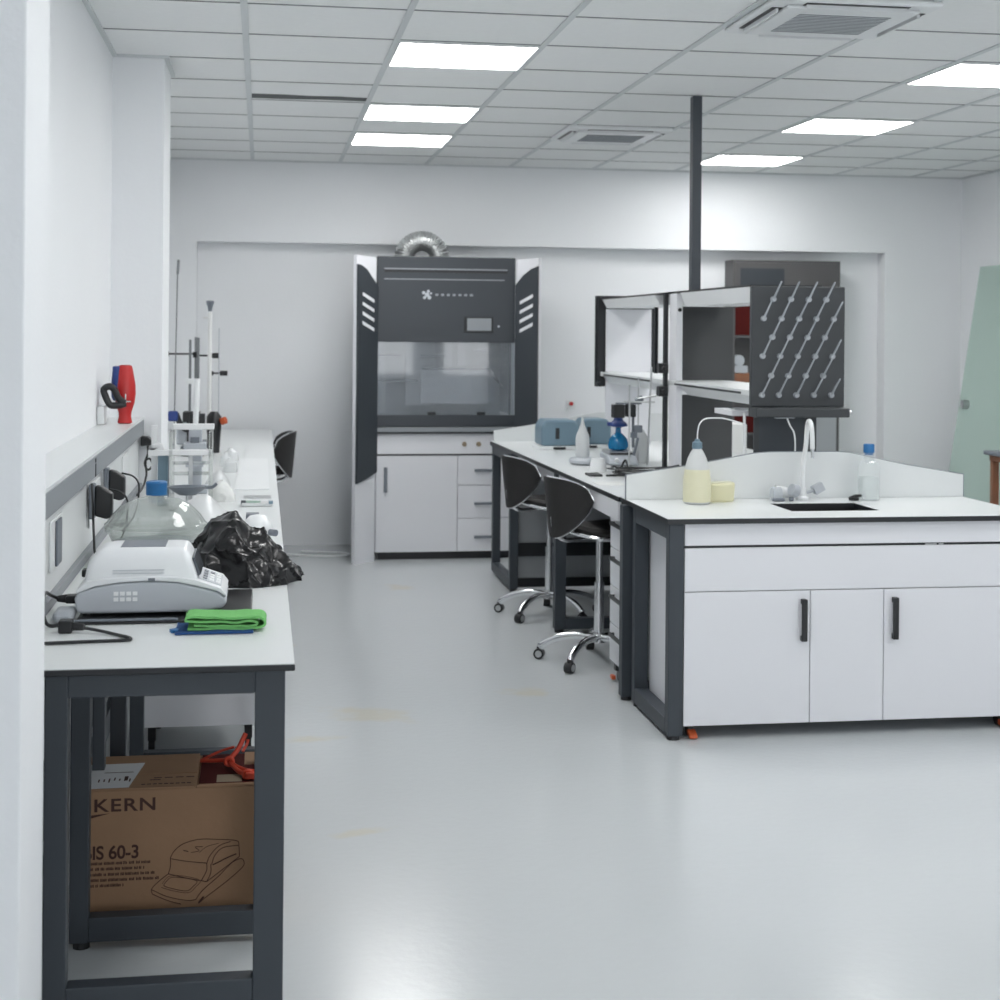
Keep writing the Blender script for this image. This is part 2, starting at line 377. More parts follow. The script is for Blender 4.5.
# red hand tool parked on the ledge
t = thing('hand_sprayer', (-.59, 6.95, 1.2365), 'red and blue handheld device with black lever on the service ledge', 'tool')
b = MB(); Z = 1.2368
b.lathe([(.028,0),(.036,.004),(.030,.03),(.032,.05),(.046,.09),(.052,.13),(.050,.17),(.042,.21),(.036,.24),(.032,.252),(.02,.256)], (-.588,6.95,Z), 24, (.88,.7))
b.build('body', 'red', t, smooth=True)
b = MB(); b.lathe([(.02,.10),(.03,.115),(.033,.15),(.031,.19),(.027,.225),(.026,.248),(.015,.251)], (-.622,6.953,Z), 18, (.8,.9)); b.build('blue_side_cover', 'blued', t, smooth=True)
b = MB(); b.tube([(-.585,6.905,Z+.088),(-.61,6.89,Z+.082),(-.645,6.88,Z+.085),(-.664,6.88,Z+.12),(-.672,6.88,Z+.150),(-.65,6.88,Z+.164),(-.628,6.885,Z+.15),(-.612,6.89,Z+.115),(-.588,6.90,Z+.092)], .0150, 10)
b.build('trigger_lever', 'black', t, smooth=True)
b = MB(); b.box(-.615,6.908,Z+.095,-.56,6.912,Z+.10); b.box(-.585,6.909,Z+.085,-.580,6.912,Z+.13); b.build('pale_marking', 'whitep', t)
tag(MB().box(-.697, 6.86, 1.2365, -.668, 6.98, 1.315).build('socket_box', 'whitep', bevel=.004), 'small white socket box at the left wall behind the red device', 'socket box')

# ------------------------------------------------------------ moisture analyser on its black tray
tr = thing('instrument_tray', (-.24, 4.3, .9005), 'flat black mat under the white moisture analyser', 'mat')
MB().box(-.462, 4.035, .9006, -.02, 4.50, .908).build('plate', 'black', tr, bevel=.003)
MB().box(-.462, 4.035, .9082, -.205, 4.045, .914).build('raised_rim', 'andark', tr, bevel=.002)
t = thing('moisture_analyser', (-.27, 4.28, .908), 'white and grey moisture analyser beside the black bin bag', 'instrument')
y0, y1 = 4.105, 4.345
b = MB(); b.prism([(-.466,.922),(-.470,.955),(-.462,.972),(-.42,.985),(-.36,.994),(-.28,.998),(-.21,.993),(-.155,.980),(-.11,.968),(-.088,.952),(-.084,.938),(-.096,.924),(-.15,.916),(-.45,.916)], 'y', y0, y1)
b.build('base', 'ang', t, bevel=.012, seg=3)
b = MB(); b.prism([(-.466,.978),(-.44,1.0),(-.40,1.006),(-.30,1.010),(-.215,1.008),(-.165,1.000),(-.10,.977),(-.086,.960),(-.086,.954),(-.11,.969),(-.155,.981),(-.21,.994),(-.28,.999),(-.36,.995),(-.42,.986),(-.468,.968)], 'y', y0-.002, y1+.002)
b.build('top_shell', 'anw', t, bevel=.003)
# lid: tapers towards the top
bl = MB(); prof = [(-.446,1.002),(-.437,1.05),(-.418,1.074),(-.385,1.088),(-.20,1.090),(-.186,1.083),(-.180,1.06),(-.160,1.002)]
rings = []
for (x, z) in prof:
    pass
def lidring(z, x0, x1, ya, yb):
    r = .02; pts = []
    for (cx, cy, a0) in ((x1-r, yb-r, 0), (x0+r, yb-r, 90), (x0+r, ya+r, 180), (x1-r, ya+r, 270)):
        for k in range(4):
            a = math.radians(a0+k*30); pts.append(bl.bm.verts.new((cx+r*math.cos(a), cy+r*math.sin(a), z)))
    return pts
bl.skin([lidring(1.000,-.448,-.160,y0+.004,y1-.004), lidring(1.028,-.443,-.168,y0+.008,y1-.008), lidring(1.050,-.436,-.176,y0+.014,y1-.014),
         lidring(1.065,-.424,-.183,y0+.024,y1-.024), lidring(1.075,-.407,-.190,y0+.036,y1-.036), lidring(1.079,-.39,-.198,y0+.05,y1-.05)])
bl.build('lid', 'anw', t, smooth=True)
MB().box(-.36, y0+.055, 1.0785, -.245, y1-.055, 1.0805).build('lid_vent', 'andark', t, bevel=.001)
MB().prism([(-.176,1.052),(-.170,1.052),(-.152,1.010),(-.160,1.004)], 'y', y0+.03, y1-.03).build('lid_window', 'screen', t)
b = MB(); b.box(-.375, y0+.004, 1.025, -.245, y0+.0055, 1.027); b.box(-.375,y0+.004,1.017,-.245,y0+.0055,1.0185); b.build('lid_groove', 'ang', t)
MB().box(-.285, y0-.004, .999, -.268, y0, 1.006).build('lid_latch', 'andark', t)
b = MB()
for i in range(4):
    for j in range(2):
        b.box(-.372+i*.016, y0-.0018, .947+j*.015, -.360+i*.016, y0-.0004, .957+j*.015)
b.build('emblem', 'whitep', t)
sl = math.atan2(.023,.055)
b = MB(); b.prism([(-.158,.9985),(-.100,.9765),(-.100,.9785),(-.158,1.0005)], 'y', y0+.03, y1-.03); b.build('keypad', 'ang', t)
for i in range(4):
    for j in range(3):
        x = -.148+j*.017; z = 1.0005-(x+.158)*.38
        MB().prism([(x,z),(x+.011,z-.0042),(x+.011,z-.0015),(x,z+.0027)], 'y', y0+.045+i*.04, y0+.07+i*.04).build('key', 'andark' if j==0 or (i==3 and j==1) else 'whitep', t)
for x in (-.44,-.13):
    for y in (y0+.03,y1-.03): MB().cyl((x,y,.908),(x,y,.917),.012).build('rubber_foot', 'black', t)
MB().box(-.474, 4.30, .98, -.452, 4.34, 1.0).build('hinge_knob', 'black', t, bevel=.004)
# plugs and cables left of it
t = thing('kettle_plug', (-.45, 3.95, .9005), 'black cable with a moulded plug looping over the bench front corner', 'cable')
MB().box(-.488, 3.925, .9005, -.455, 3.965, .932).cyl((-.457,3.945,.915),(-.425,3.94,.913),.011,.008).build('plug_body', 'black', t, bevel=.004)
MB().tube([(-.43,3.94,.912),(-.39,3.92,.908),(-.345,3.88,.905),(-.312,3.84,.905),(-.306,3.815,.905),(-.33,3.805,.905),(-.40,3.80,.905),(-.50,3.79,.905),(-.54,3.785,.905)], .0042).build('cord', 'black', t, smooth=True)
t = thing('instrument_power_lead', (-.5, 4.2, .9005), 'black power lead plugged into the left end of the analyser', 'cable')
MB().box(-.505,4.21,.925,-.472,4.255,.945).cyl((-.530,4.235,.935),(-.50,4.235,.935),.008,.012).build('plug_body', 'black', t, bevel=.004)
MB().tube([(-.525,4.235,.935),(-.54,4.2,.95),(-.542,4.12,.97),(-.54,4.05,.965),(-.535,4.0,.94),(-.53,3.97,.91),(-.535,3.9,.905),(-.54,3.86,.905)], .0045).tube([(-.54,4.05,.96),(-.535,4.03,.925),(-.52,4.01,.906),(-.49,4.02,.906),(-.465,4.02,.906)], .0045).build('cord', 'black', t, smooth=True)
tag(MB().box(-.52,4.06,.9006,-.468,4.16,.93).build('transformer_block', 'ang', bevel=.012), 'grey transformer block between the plugs at the left end of the analyser', 'transformer')

# folded cloths
def ribbon(path, th, y0, y1, name, m, label, cat):
    P = [Vector((p[0],0,p[1])) for p in path]; Q = [P[0]*2-P[1]]+P+[P[-1]*2-P[-2]]; out = []
    for i in range(1, len(Q)-2):
        a,b_,c,d = Q[i-1:i+3]
        for k in range(5):
            s = k/5; out.append(.5*((2*b_)+(c-a)*s+(2*a-5*b_+4*c-d)*s*s+(3*b_-a-3*c+d)*s**3))
    out.append(P[-1]); b = MB(); rows = 9; g = []
    for i, p in enumerate(out):
        tt = (out[min(i+1,len(out)-1)]-out[max(i-1,0)]).normalized(); nn = V(-tt.z,0,tt.x)
        row = []
        for j in range(rows):
            y = y0+(y1-y0)*j/(rows-1); w = .0025*noise.noise(V(p.x*30,y*30,p.z*20+i*.05))
            row.append((p+nn*(th/2+w)+V(0,y,0), p-nn*(th/2-w)+V(0,y,0)))
        g.append(row)
    VV = [[(b.bm.verts.new(a), b.bm.verts.new(c)) for a, c in row] for row in g]
    for i in range(len(VV)-1):
        for j in range(rows-1):
            for s in (0,1): b.bm.faces.new((VV[i][j][s],VV[i+1][j][s],VV[i+1][j+1][s],VV[i][j+1][s]))
        for j in (0, rows-1): b.bm.faces.new((VV[i][j][0],VV[i+1][j][0],VV[i+1][j][1],VV[i][j][1]))
    for i in (0, len(VV)-1):
        for j in range(rows-1): b.bm.faces.new((VV[i][j][0],VV[i][j+1][0],VV[i][j+1][1],VV[i][j][1]))
    return tag(b.build(name, m, smooth=True), label, cat)
ribbon([(-.175,.9105),(-.10,.9100),(-.03,.9095),(.002,.911),(.014,.920),(.008,.932),(-.01,.9365),(-.06,.9345),(-.12,.937),(-.172,.939),(-.180,.933),(-.173,.928),(-.11,.9275),(-.06,.924),(-.03,.928),(-.008,.925),(-.008,.918),(-.03,.9155),(-.10,.9165),(-.160,.9175)],
       .0055, 3.90, 4.00, 'folded_cloth', 'green', 'bright green folded cloth at the front of the left bench', 'cloth')
ribbon([(-.205,.9035),(-.15,.9035),(-.10,.9038),(-.05,.9035),(-.015,.9036)], 0.0045, 3.875, 4.01, 'cleaning_cloth', 'bluecloth', 'dark blue cloth lying under the green folded cloth', 'cloth')
tag(MB().prism([(-.220,3.92),(-.205,3.935),(-.195,3.915),(-.20,3.90),(-.215,3.905)], 'z', .9006, .908).build('blue_scrap','blue'), 'small light blue scrap left of the green cloth', 'cloth')

# black bin bag: crumpled heap
def crumple(cx, cy, z0, rx, ry, prof, seed, name, m, label, cat, amp=.03, sub=5, fr=9, facet=0):
    b = MB(); bmesh.ops.create_icosphere(b.bm, subdivisions=sub, radius=1)
    for v in b.bm.verts:
        p = v.co.copy(); u = (p.x+1)/2
        h = 0
        for (u0,h0),(u1,h1) in zip(prof, prof[1:]):
            if u0 <= u <= u1: s = (u-u0)/(u1-u0); s = s*s*(3-2*s); h = h0+(h1-h0)*s
        q = V(p.x*rx*fr, p.y*ry*fr, p.z*h*fr)+V(seed,seed*2,0)
        w = 1-abs(noise.noise(q)*2); w2 = 1-abs(noise.noise(q*2.3+V(5,1,3))*2)
        d = amp*((w-.5)+.5*(w2-.5))
        if facet:
            qq = q*1.7 + noise.noise_vector(q*1.1)*.5
            dd, pp = noise.voronoi(qq)
            cc = noise.noise_vector(Vector(pp[0])*3.1)
            d = d*.35 + facet*(.22 - min(dd[1]-dd[0], .6)*1.15 + (qq-Vector(pp[0])).dot(cc)*.9)
        nn = V(p.x/rx, p.y/ry, p.z/max(h,.02)).normalized()
        zc = p.z if p.z > 0 else p.z*.15
        co = V(p.x*rx, p.y*ry, (zc*h))
        co += nn*d*(1 if p.z > -.1 else .3)
        co.z = max(co.z, 0.0)
        v.co = co + V(cx,cy,z0)
    return tag(b.build(name, m, smooth=True), label, cat)
bag = crumple(-.05, 4.76, .9008, .18, .19, [(0,.10),(.10,.16),(.25,.195),(.42,.195),(.58,.15),(.78,.095),(.92,.07),(1,.06)], 3.1, 'bin_bag', 'bag', 'crumpled black plastic bin bag at the front edge of the left bench', 'bag', amp=.030, fr=6.5, sub=6, facet=.034)

# vacuum desiccator with blue cap
t = thing('desiccator', (-.325, 5.15, .9005), 'clear domed vacuum desiccator with a blue screw cap', 'desiccator')
c = (-.332, 5.12, .9006)
MB().lathe([(.10,0),(.115,.01),(.135,.06),(.150,.095),(.163,.103),(.163,.112),(.158,.112),(.145,.097),(.130,.06),(.11,.013),(.09,.006)], c, 48).build('bowl', 'pglass', t, smooth=True)
MB().lathe([(.163,.114),(.163,.124),(.155,.130),(.140,.153),(.110,.182),(.075,.200),(.035,.208),(.028,.215),(.024,.235),(.018,.235),(.022,.213),(.030,.203),(.07,.195),(.105,.177),(.135,.149),(.150,.126)], c, 48).build('dome_lid', 'pglass', t, smooth=True)
MB().lathe([(.0325,.215),(.0335,.218),(.0335,.255),(.030,.259),(.001,.259)], c, 28).build('screw_cap', 'blue', t, smooth=True)
MB().lathe([(.14,.06),(.14,.066),(.001,.066)], c, 32).build('plate', 'ang', t)
# milky plastic cover / bag behind it
crumple(-.20, 5.72, .9006, .16, .20, [(0,.08),(.3,.14),(.5,.15),(.75,.10),(1,.05)], 8.2, 'plastic_cover', 'milk', 'milky plastic cover lying behind the clear desiccator', 'cover', amp=.008, sub=4, fr=5)

# acrylic two-level rack
t = thing('acrylic_rack', (-.33, 6.75, .9005), 'two-level clear and white acrylic rack at the left wall', 'rack')
b = MB(); b.box(-.468,6.66,1.118,-.205,6.70,1.142); b.prism([(-.468,1.142),(-.452,1.142),(-.448,1.166),(-.43,1.172),(-.41,1.166),(-.40,1.142)],'y',6.66,6.70); b.build('middle_bar','acry',t, bevel=.003)
MB().box(-.375,6.80,1.218,-.20,6.84,1.243).build('upper_bar','acry',t, bevel=.003)
MB().box(-.46,6.74,.9008,-.435,6.76,1.24).build('white_post','acry',t)
for x in (-.382,-.218): MB().box(x,6.66,.9008,x+.014,6.84,1.216).build('side_panel','pglass',t)
MB().box(-.43,6.70,.9008,-.388,6.735,1.117).build('blue_grey_post','bluegrey',t, bevel=.003)
MB().box(-.384,6.65,.9008,-.380,6.656,1.117).build('dark_edge','andark',t)
MB().box(-.30,6.68,.93,-.285,6.70,1.117).build('inner_post','alu',t)
for z in (1.03,1.075,): MB().box(-.366,6.72,z,-.22,6.83,z+.006).build('clear_shelf','pglass',t)
t = thing('dark_dish', (-.29,6.56,.95), 'dark grey long-handled pan standing at the foot of the acrylic rack', 'dish')
MB().lathe([(.02,0),(.035,.003),(.05,.02),(.075,.036),(.078,.036),(.055,.017),(.03,.0)], (-.30,6.56,.963), 28, (1.1,.8)).tube([(-.23,6.56,.995),(-.20,6.56,.995),(-.18,6.56,1.01)], .007).build('pan','andark',t, smooth=True)
MB().cyl((-.30,6.56,.9008),(-.30,6.56,.963),.006).lathe([(.075,0),(.075,.006),(.001,.006)],(-.30,6.56,.9008),28).build('stand','alu',t)
t = thing('glass_press', (-.30,7.3,.9005), 'small grey machine behind the acrylic rack', 'instrument')
MB().box(-.36,7.20,.9008,-.24,7.36,.93).box(-.33,7.3,.93,-.27,7.34,1.20).box(-.35,7.22,1.10,-.25,7.34,1.13).box(-.34,7.22,1.02,-.26,7.3,1.04).build('body','ang',t, bevel=.004)
MB().box(-.32,7.24,1.131,-.28,7.28,1.155).build('knob','andark',t)

# small stuff in the middle of the bench
crumple(-.165, 6.9, .9006, .065,.05,[(0,.06),(.5,.09),(1,.05)], 2.2,'crumpled_paper','cream','crumpled pale paper lump right of the acrylic rack','paper', amp=.012, sub=4, fr=12)
crumple(-.20, 7.5, .9006, .06,.12,[(0,.06),(.5,.08),(1,.05)], 6.2,'clear_bag','milk','shiny clear plastic bag behind the crumpled paper','bag', amp=.008, sub=4, fr=8)
t = thing('tube_packet', (-.01,6.69,.9005), 'flat clear packet with green and blue print lying across the left bench', 'packet')
MB().box(-.08,6.66,.9008,.05,6.73,.916).build('packet','milk',t, bevel=.004)
M['mint']=mat('mint_green_print',(.30,.42,.36),.5)
MB().prism([(-.07,6.668),(-.02,6.662),(.0,6.68),(-.02,6.70),(-.06,6.70)],'z',.9162,.922).build('green_label','mint',t)
MB().box(-.082,6.665,.909,-.062,6.70,.925).build('dark_end','screen',t)
MB().box(.034,6.655,.912,.052,6.70,.922).build('blue_end','bluegrey',t)
tag(MB().box(-.075,6.98,.9006,.046,7.10,.903).build('glass_sheet','alu'), 'thin flat sheet with dark edge lying behind the clear packet', 'sheet')
tag(MB().box(-.055,6.05,.9006,-.005,6.12,.94).build('small_grey_box','andark', bevel=.003), 'small dark grey box behind the black bin bag', 'box')
t = thing('white_device', (.02,5.62,.9005), 'small white plastic device with grey knob right behind the bin bag', 'device')
MB().lathe([(.05,0),(.055,.02),(.05,.05),(.03,.072),(.001,.078)],(-.01,5.72,.9008),24,(1,1.2)).build('body','whitep',t, smooth=True)
MB().cyl((.035,5.62,.925),(.055,5.60,.925),.012).build('knob','andark',t)
for i,(x,y,s) in enumerate(((-.16,8.3,.035),(-.17,9.0,.04),(-.19,8.65,.03))):
    tag(MB().lathe([(s,0),(s*1.05,.01),(s*.9,.05),(s*.4,.065),(s*.35,.075),(.001,.076)],(x,y,.9006),20).build('plastic_jar','milk',smooth=True),
        ('white jar nearest the acrylic rack in the row behind it','white jar farthest back in the row behind the acrylic rack','smallest white jar, middle of the row behind the acrylic rack')[i],'jar','white jars on the left bench')
tag(MB().box(-.12,7.35,.9006,.04,9.1,.906).build('white_board','whitep'), 'long flat white board lying on the far part of the left bench', 'board')

# retort stands at the far end
def rstand(x,y,h,m,label,clamps,r=.008):
    t = thing('retort_stand',(x,y,.9005),label,'retort stand','retort stands beyond the pilaster')
    MB().box(x-.05,y-.08,.9006,x+.05,y+.08,.915).build('base_plate','andark',t,bevel=.003)
    MB().cyl((x,y,.915),(x,y,h),r).build('rod',m,t,smooth=True)
    for z,dx in clamps:
        c=MB().box(x-.018,y-.02,z-.014,x+.018,y+.02,z+.014); c.cyl((x,y,z),(x+dx,y,z),.006); c.cyl((x+dx,y,z),(x+dx+.05*(1 if dx>0 else -1),y,z),.017)
        c.build('clamp','black',t)
M['rod']=mat('grey_rod',(.20,.21,.22),.35,metal=.6)
rstand(-.447,10.0,1.585,'rod','retort stand with the leftmost of three short grey rods',[])
rstand(-.425,10.3,1.60,'rod','retort stand with the middle grey rod holding a long horizontal clamp',[(1.49,-.17),(1.48,.10)])
rstand(-.385,9.7,1.60,'rod','retort stand with the thin rod right of the horizontal clamp',[])
rstand(-.335,10.5,1.36,'rod','retort stand holding the black clamp that points right',[(1.36,.06)])
t=thing('burette',(-.326,10.0,.9005),'tall white burette tube with black top beyond the pilaster','burette')
MB().cyl((-.326,10.0,.93),(-.326,10.0,1.76),.013).cyl((-.37,10,1.725),(-.326,10,1.725),.005).build('tube','cream',t,smooth=True)
MB().lathe([(.012,0),(.014,.02),(.026,.06),(.022,.068),(.001,.068)],(-.326,10.0,1.765),18).build('funnel_top','andark',t,smooth=True)
MB().lathe([(.03,0),(.028,.02),(.012,.03),(.001,.03)],(-.326,10.0,.9006),18).build('foot','andark',t)
tag(MB().cyl((-.545,10.02,.91),(-.53,10.02,2.08),.004).cyl((-.53,10.02,2.0),(-.525,10.02,2.09),.008).build('thin_rod','rod'),'thin tall glass tube standing against the left wall','tube')
tag(MB().cyl((-.268,10.05,.9006),(-.27,10.05,1.66),.003).build('thin_tube','ang'),'very thin tube right of the white burette','tube')
t=thing('titrator',(-.42,9.4,.9005),'black and grey titrator with white column among the retort stands','instrument')
MB().box(-.47,9.35,.9006,-.33,9.55,.93).box(-.46,9.48,.93,-.43,9.52,1.16).box(-.46,9.38,1.10,-.36,9.5,1.16).tube([(-.50,9.4,1.15),(-.48,9.4,1.10),(-.45,9.4,1.06),(-.41,9.4,1.05)],.018).box(-.42,9.36,1.06,-.33,9.44,1.15).build('body','black',t,bevel=.004)
MB().cyl((-.385,9.3,.9006),(-.375,9.3,1.36),.013,.02).box(-.44,9.3,1.33,-.38,9.33,1.36).build('white_column','whitep',t)
MB().box(-.545,9.36,1.105,-.487,9.42,1.165).build('blue_cover','blued',t,bevel=.01)
MB().box(-.50,9.45,.96,-.44,9.55,1.10).build('grey_housing','ang',t,bevel=.01)
t=thing('small_motor',(-.28,9.5,.9005),'black motor with a brown tip at the foot of the white burette','motor')
MB().lathe([(.035,0),(.04,.10),(.045,.15),(.045,.22),(.02,.25),(.001,.25)],(-.285,9.62,.9006),18).build('housing','black',t,smooth=True)
MB().cyl((-.240,9.60,1.09),(-.212,9.59,1.10),.022).build('tip','orange',t)

# ------------------------------------------------------------ cabinet under the left bench and box on the floor
def pedestal(x0,x1,yf,d,z0,z1,label,splits,face='y',group=None,hl=.10):
    t=thing('drawer_unit',((x0+x1)/2,yf,0),label,'drawer unit',group)
    return t
t=thing('low_cabinet',(-.23,6.3,0),'white mobile cabinet on castors under the left bench','cabinet')
MB().box(-.44,6.14,.11,-.005,6.60,.80).build('carcass','mel',t)
MB().box(-.438,6.12,.112,-.007,6.139,.795).build('front_panel','mel',t,bevel=.002)
for x in (-.41,-.04):
    for y in (6.18,6.55): MB().cyl((x-.012,y,.03),(x+.012,y,.03),.03).box(x-.015,y-.015,.05,x+.015,y+.015,.109).build('castor','black',t)
tag(MB().cyl((-.36,6.95,.11),(-.02,6.95,.11),.06,n=24).box(-.36,6.9,.0,-.02,7.0,.05).build('reflection_tube','cream',smooth=True),'pale tube shaped as the bright reflection below the mobile cabinet','reflection')  # pale tube modelled in place of a reflection below the cabinet

BX0,BX1,BY0,BY1,BH = -.505,.02,4.37,4.70,.388
t=thing('cardboard_box',(-.24,4.53,0),'brown printed cardboard box on the floor under the left bench','box')
MB().box(BX0,BY0,.001,BX1,BY1,BH-.006).build('box_body','card',t,bevel=.002)
MB().box(BX0,BY0,BH-.005,-.171,BY0+.13,BH-.001).box(BX0,BY0+.134,BH-.005,-.171,BY1,BH).build('top_flap','card',t)
MB().box(-.167,BY0,BH-.005,BX1,BY0+.012,BH+.001).box(-.04,BY0+.2,BH-.004,BX1,BY1,BH).build('opened_flap','card',t)
MB().box(-.163,BY0+.012,BH-.0055,BX1-.004,BY1-.01,BH-.002).build('red_sleeve','redcard',t)
MB().box(-.115,BY0+.03,BH-.0015,-.045,BY0+.10,BH-.0005).build('tan_label','tan',t)
MB().prism([(BX0,BY0+.002),(-.352,BY0+.006),(-.325,BY0+.245),(BX0,BY0+.24)],'z',BH+.0003,BH+.0012).build('shipping_label','paper',t)
b=MB()
for i in range(7): b.box(-.44+i*.014,BY0+.055+random.random()*.02,BH+.0013,-.436+i*.014,BY0+.085+random.random()*.02,BH+.0017)
b.box(-.37,BY0+.07,BH+.0013,-.36,BY0+.11,BH+.0017); b.box(-.43,BY0+.15,BH+.0013,-.35,BY0+.154,BH+.0017)
b.box(-.30,BY0+.07,BH-.0009,-.27,BY0+.078,BH-.0005)
for i in range(9): b.box(-.32+i*.0155,BY0+.03,BH-.0009,-.309+i*.0155,BY0+.038,BH-.0005)
for i in range(4): b.box(-.29+i*.03,BY0+.09,BH-.0009,-.268+i*.03,BY0+.097,BH-.0005)
b.build('label_marks','ink',t)
yf=BY0-.0008
def zpx(y): return BH-(y-787)*BH/130.
lettering('KERN', .049, 'printed_lettering','ink',t,(-.446,yf,.326),(1,0,0),(0,0,1),bold=.0008,spacing=1.12,sx=1.28)
b=MB(); b.prism([(-.470,.326),(-.460,.326),(-.452,.360),(-.458,.360)],'y',yf-.0004,yf); b.prism([(-.476,.312),(-.45,.317),(-.400,.321),(-.45,.309)],'y',yf-.0004,yf); b.build('logo_mark','ink',t)
lettering('BIS 60-3', .051, 'printed_lettering','ink',t,(-.474,yf,.196),(1,0,0),(0,0,1),bold=.0010,spacing=.97,sx=.92)
b=MB(); random.seed(9)
for r,(x1) in enumerate((-.292,-.308,-.278,-.270,-.365)):
    x=-.482; z=.180-r*.0152
    while x<x1:
        w=.006+random.random()*.022
        xx=x
        while xx<min(x+w,x1):
            b.box(xx,yf-.0004,z,xx+.0026,yf,z+.0062+.002*random.random()); xx+=.0036
        x+=w+.005
b.build('small_print','ink',t); b=MB()
for i in range(24):
    x=-.455+i*.0075
    if i%5!=4: b.box(x,yf-.0004,.030,x+.0058,yf,.038)
b.build('footer_print','ink',t)
# line drawing of an instrument
def ln(b,pts,r=.0010):
    P=[(-.455+(x-47)*(.435/815.), yf-.0004, .064+(935-y)*(.435/815.)*.98) for x,y in pts]
    b.tube(P,r,5,4)
b=MB()
ln(b,[(455,690),(475,655),(520,620),(600,600),(700,605),(790,615),(803,640),(806,700)])
ln(b,[(455,690),(455,735),(445,775)]); ln(b,[(455,695),(530,712),(640,728)]); ln(b,[(640,728),(655,690),(700,640),(760,618)])
ln(b,[(665,735),(680,690),(720,650),(800,640)]); ln(b,[(640,728),(638,770),(612,820)]); ln(b,[(660,735),(660,780),(640,826)])
ln(b,[(445,775),(530,800),(640,826)]); ln(b,[(445,775),(400,810),(362,850),(365,878)]); ln(b,[(362,855),(440,895),(540,920),(585,918)]); ln(b,[(365,878),(440,915),(510,938)])
ln(b,[(430,820),(460,795),(520,800),(590,820),(570,848),(540,870),(480,858),(425,838),(430,820)],.0008); ln(b,[(415,825),(450,788),(530,792),(606,818),(585,850),(548,880),(470,866),(410,845)],.0006)
ln(b,[(585,918),(620,870),(700,800),(770,730),(815,712),(830,730),(820,760),(740,830),(640,905),(600,938)]); ln(b,[(640,826),(700,780),(760,735),(806,700)])
ln(b,[(670,738),(700,725),(740,705),(790,685)],.0016); ln(b,[(620,640),(580,640),(600,660),(560,668)],.0008); ln(b,[(520,655),(545,662)],.0012); ln(b,[(600,670),(640,640),(700,625)],.0007)
ln(b,[(600,935),(625,905)],.0025)
b.build('instrument_drawing','ink',t)
# plastic clamps on the box
t=thing('plastic_clamp',(-.06,4.47,BH+.001),'orange-red plastic clamp lying open on the cardboard box','clamp')
z=BH+.022
b=MB()
b.tube([(-.165,4.60,z-.016),(-.13,4.58,z-.012),(-.095,4.56,z-.006),(-.08,4.545,z)],.006,8); b.tube([(-.082,4.545,z),(-.06,4.56,z+.022),(-.045,4.57,z+.05),(-.037,4.575,z+.066)],.0075,8)
b.tube([(-.045,4.55,z+.02),(-.033,4.57,z+.036),(-.03,4.575,z+.048)],.0045,8)
b.tube([(-.09,4.55,z-.004),(-.06,4.50,z-.010),(-.03,4.45,z-.008),(.0,4.43,z-.006)],.0065,8); b.tube([(-.08,4.53,z-.008),(-.055,4.46,z-.012),(-.035,4.43,z-.012)],.0065,8)
b.tube([(-.16,4.62,z-.018),(-.11,4.62,z+.004),(-.07,4.61,z+.018)],.004,8)
b.build('arms','clampred',t,smooth=True)
def torus(c,R,r,m,name,par,ax='y',n=20):
    b=MB(); pts=[]
    rings=[]
    for i in range(n):
        a=2*PI*i/n; e=V(math.cos(a),0,math.sin(a)) if ax=='y' else V(math.cos(a),math.sin(a),0)
        cc=Vector(c)+e*R; tt=V(-math.sin(a),0,math.cos(a)) if ax=='y' else V(-math.sin(a),math.cos(a),0)
        w=tt.cross(e); rings.append([b.bm.verts.new(cc+e*math.cos(2*PI*k/8)*r+w*math.sin(2*PI*k/8)*r) for k in range(8)])
    rings.append(rings[0]); b.skin(rings,caps=False); return b.build(name,m,par,smooth=True)
torus((-.083,4.53,z-.002),.011,.0055,'clampred','pivot_ring',t); torus((-.030,4.42,z-.010),.011,.0055,'clampred','pivot_ring',t)
MB().box(-.035,4.40,BH+.002,-.008,4.425,BH+.02).build('jaw','clampred',t,bevel=.003)

# ------------------------------------------------------------ sink bench (near end of the island)
SX0,SX1=1.625,3.235; SY0,SY1=6.08,6.92; HX0,HX1,HY0,HY1=2.226,2.62,6.30,6.60
t=thing('sink_bench',(2.43,6.4,0),'white sink bench on dark frames at the near end of the island','bench')
def ringbox(b,x0,y0,x1,y1,hx0,hy0,hx1,hy1,z0,z1):
    b.box(x0,y0,z0,x1,hy0,z1); b.box(x0,hy1,z0,x1,y1,z1); b.box(x0,hy0,z0,hx0,hy1,z1); b.box(hx1,hy0,z0,x1,hy1,z1); return b
ringbox(MB(),SX0,SY0,SX1,SY1,HX0,HY0,HX1,HY1,.878,.8985).build('edge_band','edge',t)
ringbox(MB(),SX0+.001,SY0+.001,SX1-.001,SY1-.001,HX0,HY0,HX1,HY1,.8985,.9005).build('worktop','lam',t)
b=MB(); bx=(HX0-.004,HY0-.004,HX1+.004,HY1+.004)
b.box(bx[0],bx[1],.69,bx[2],bx[3],.70); b.box(bx[0],bx[1],.70,HX0,bx[3],.878); b.box(HX1,bx[1],.70,bx[2],bx[3],.878); b.box(HX0,bx[1],.70,HX1,HY0,.878); b.box(HX0,HY1,.70,HX1,bx[3],.878)
b.build('sink_bowl','basin',t)
MB().prism([(1.624,.901),(3.233,.901),(3.233,1.004),(2.93,1.055),(2.678,1.108),(2.62,1.112),(2.30,1.112),(2.22,1.106),(1.93,1.055),(1.624,1.011)],'y',6.80,6.815).build('splash_panel','lam',t)
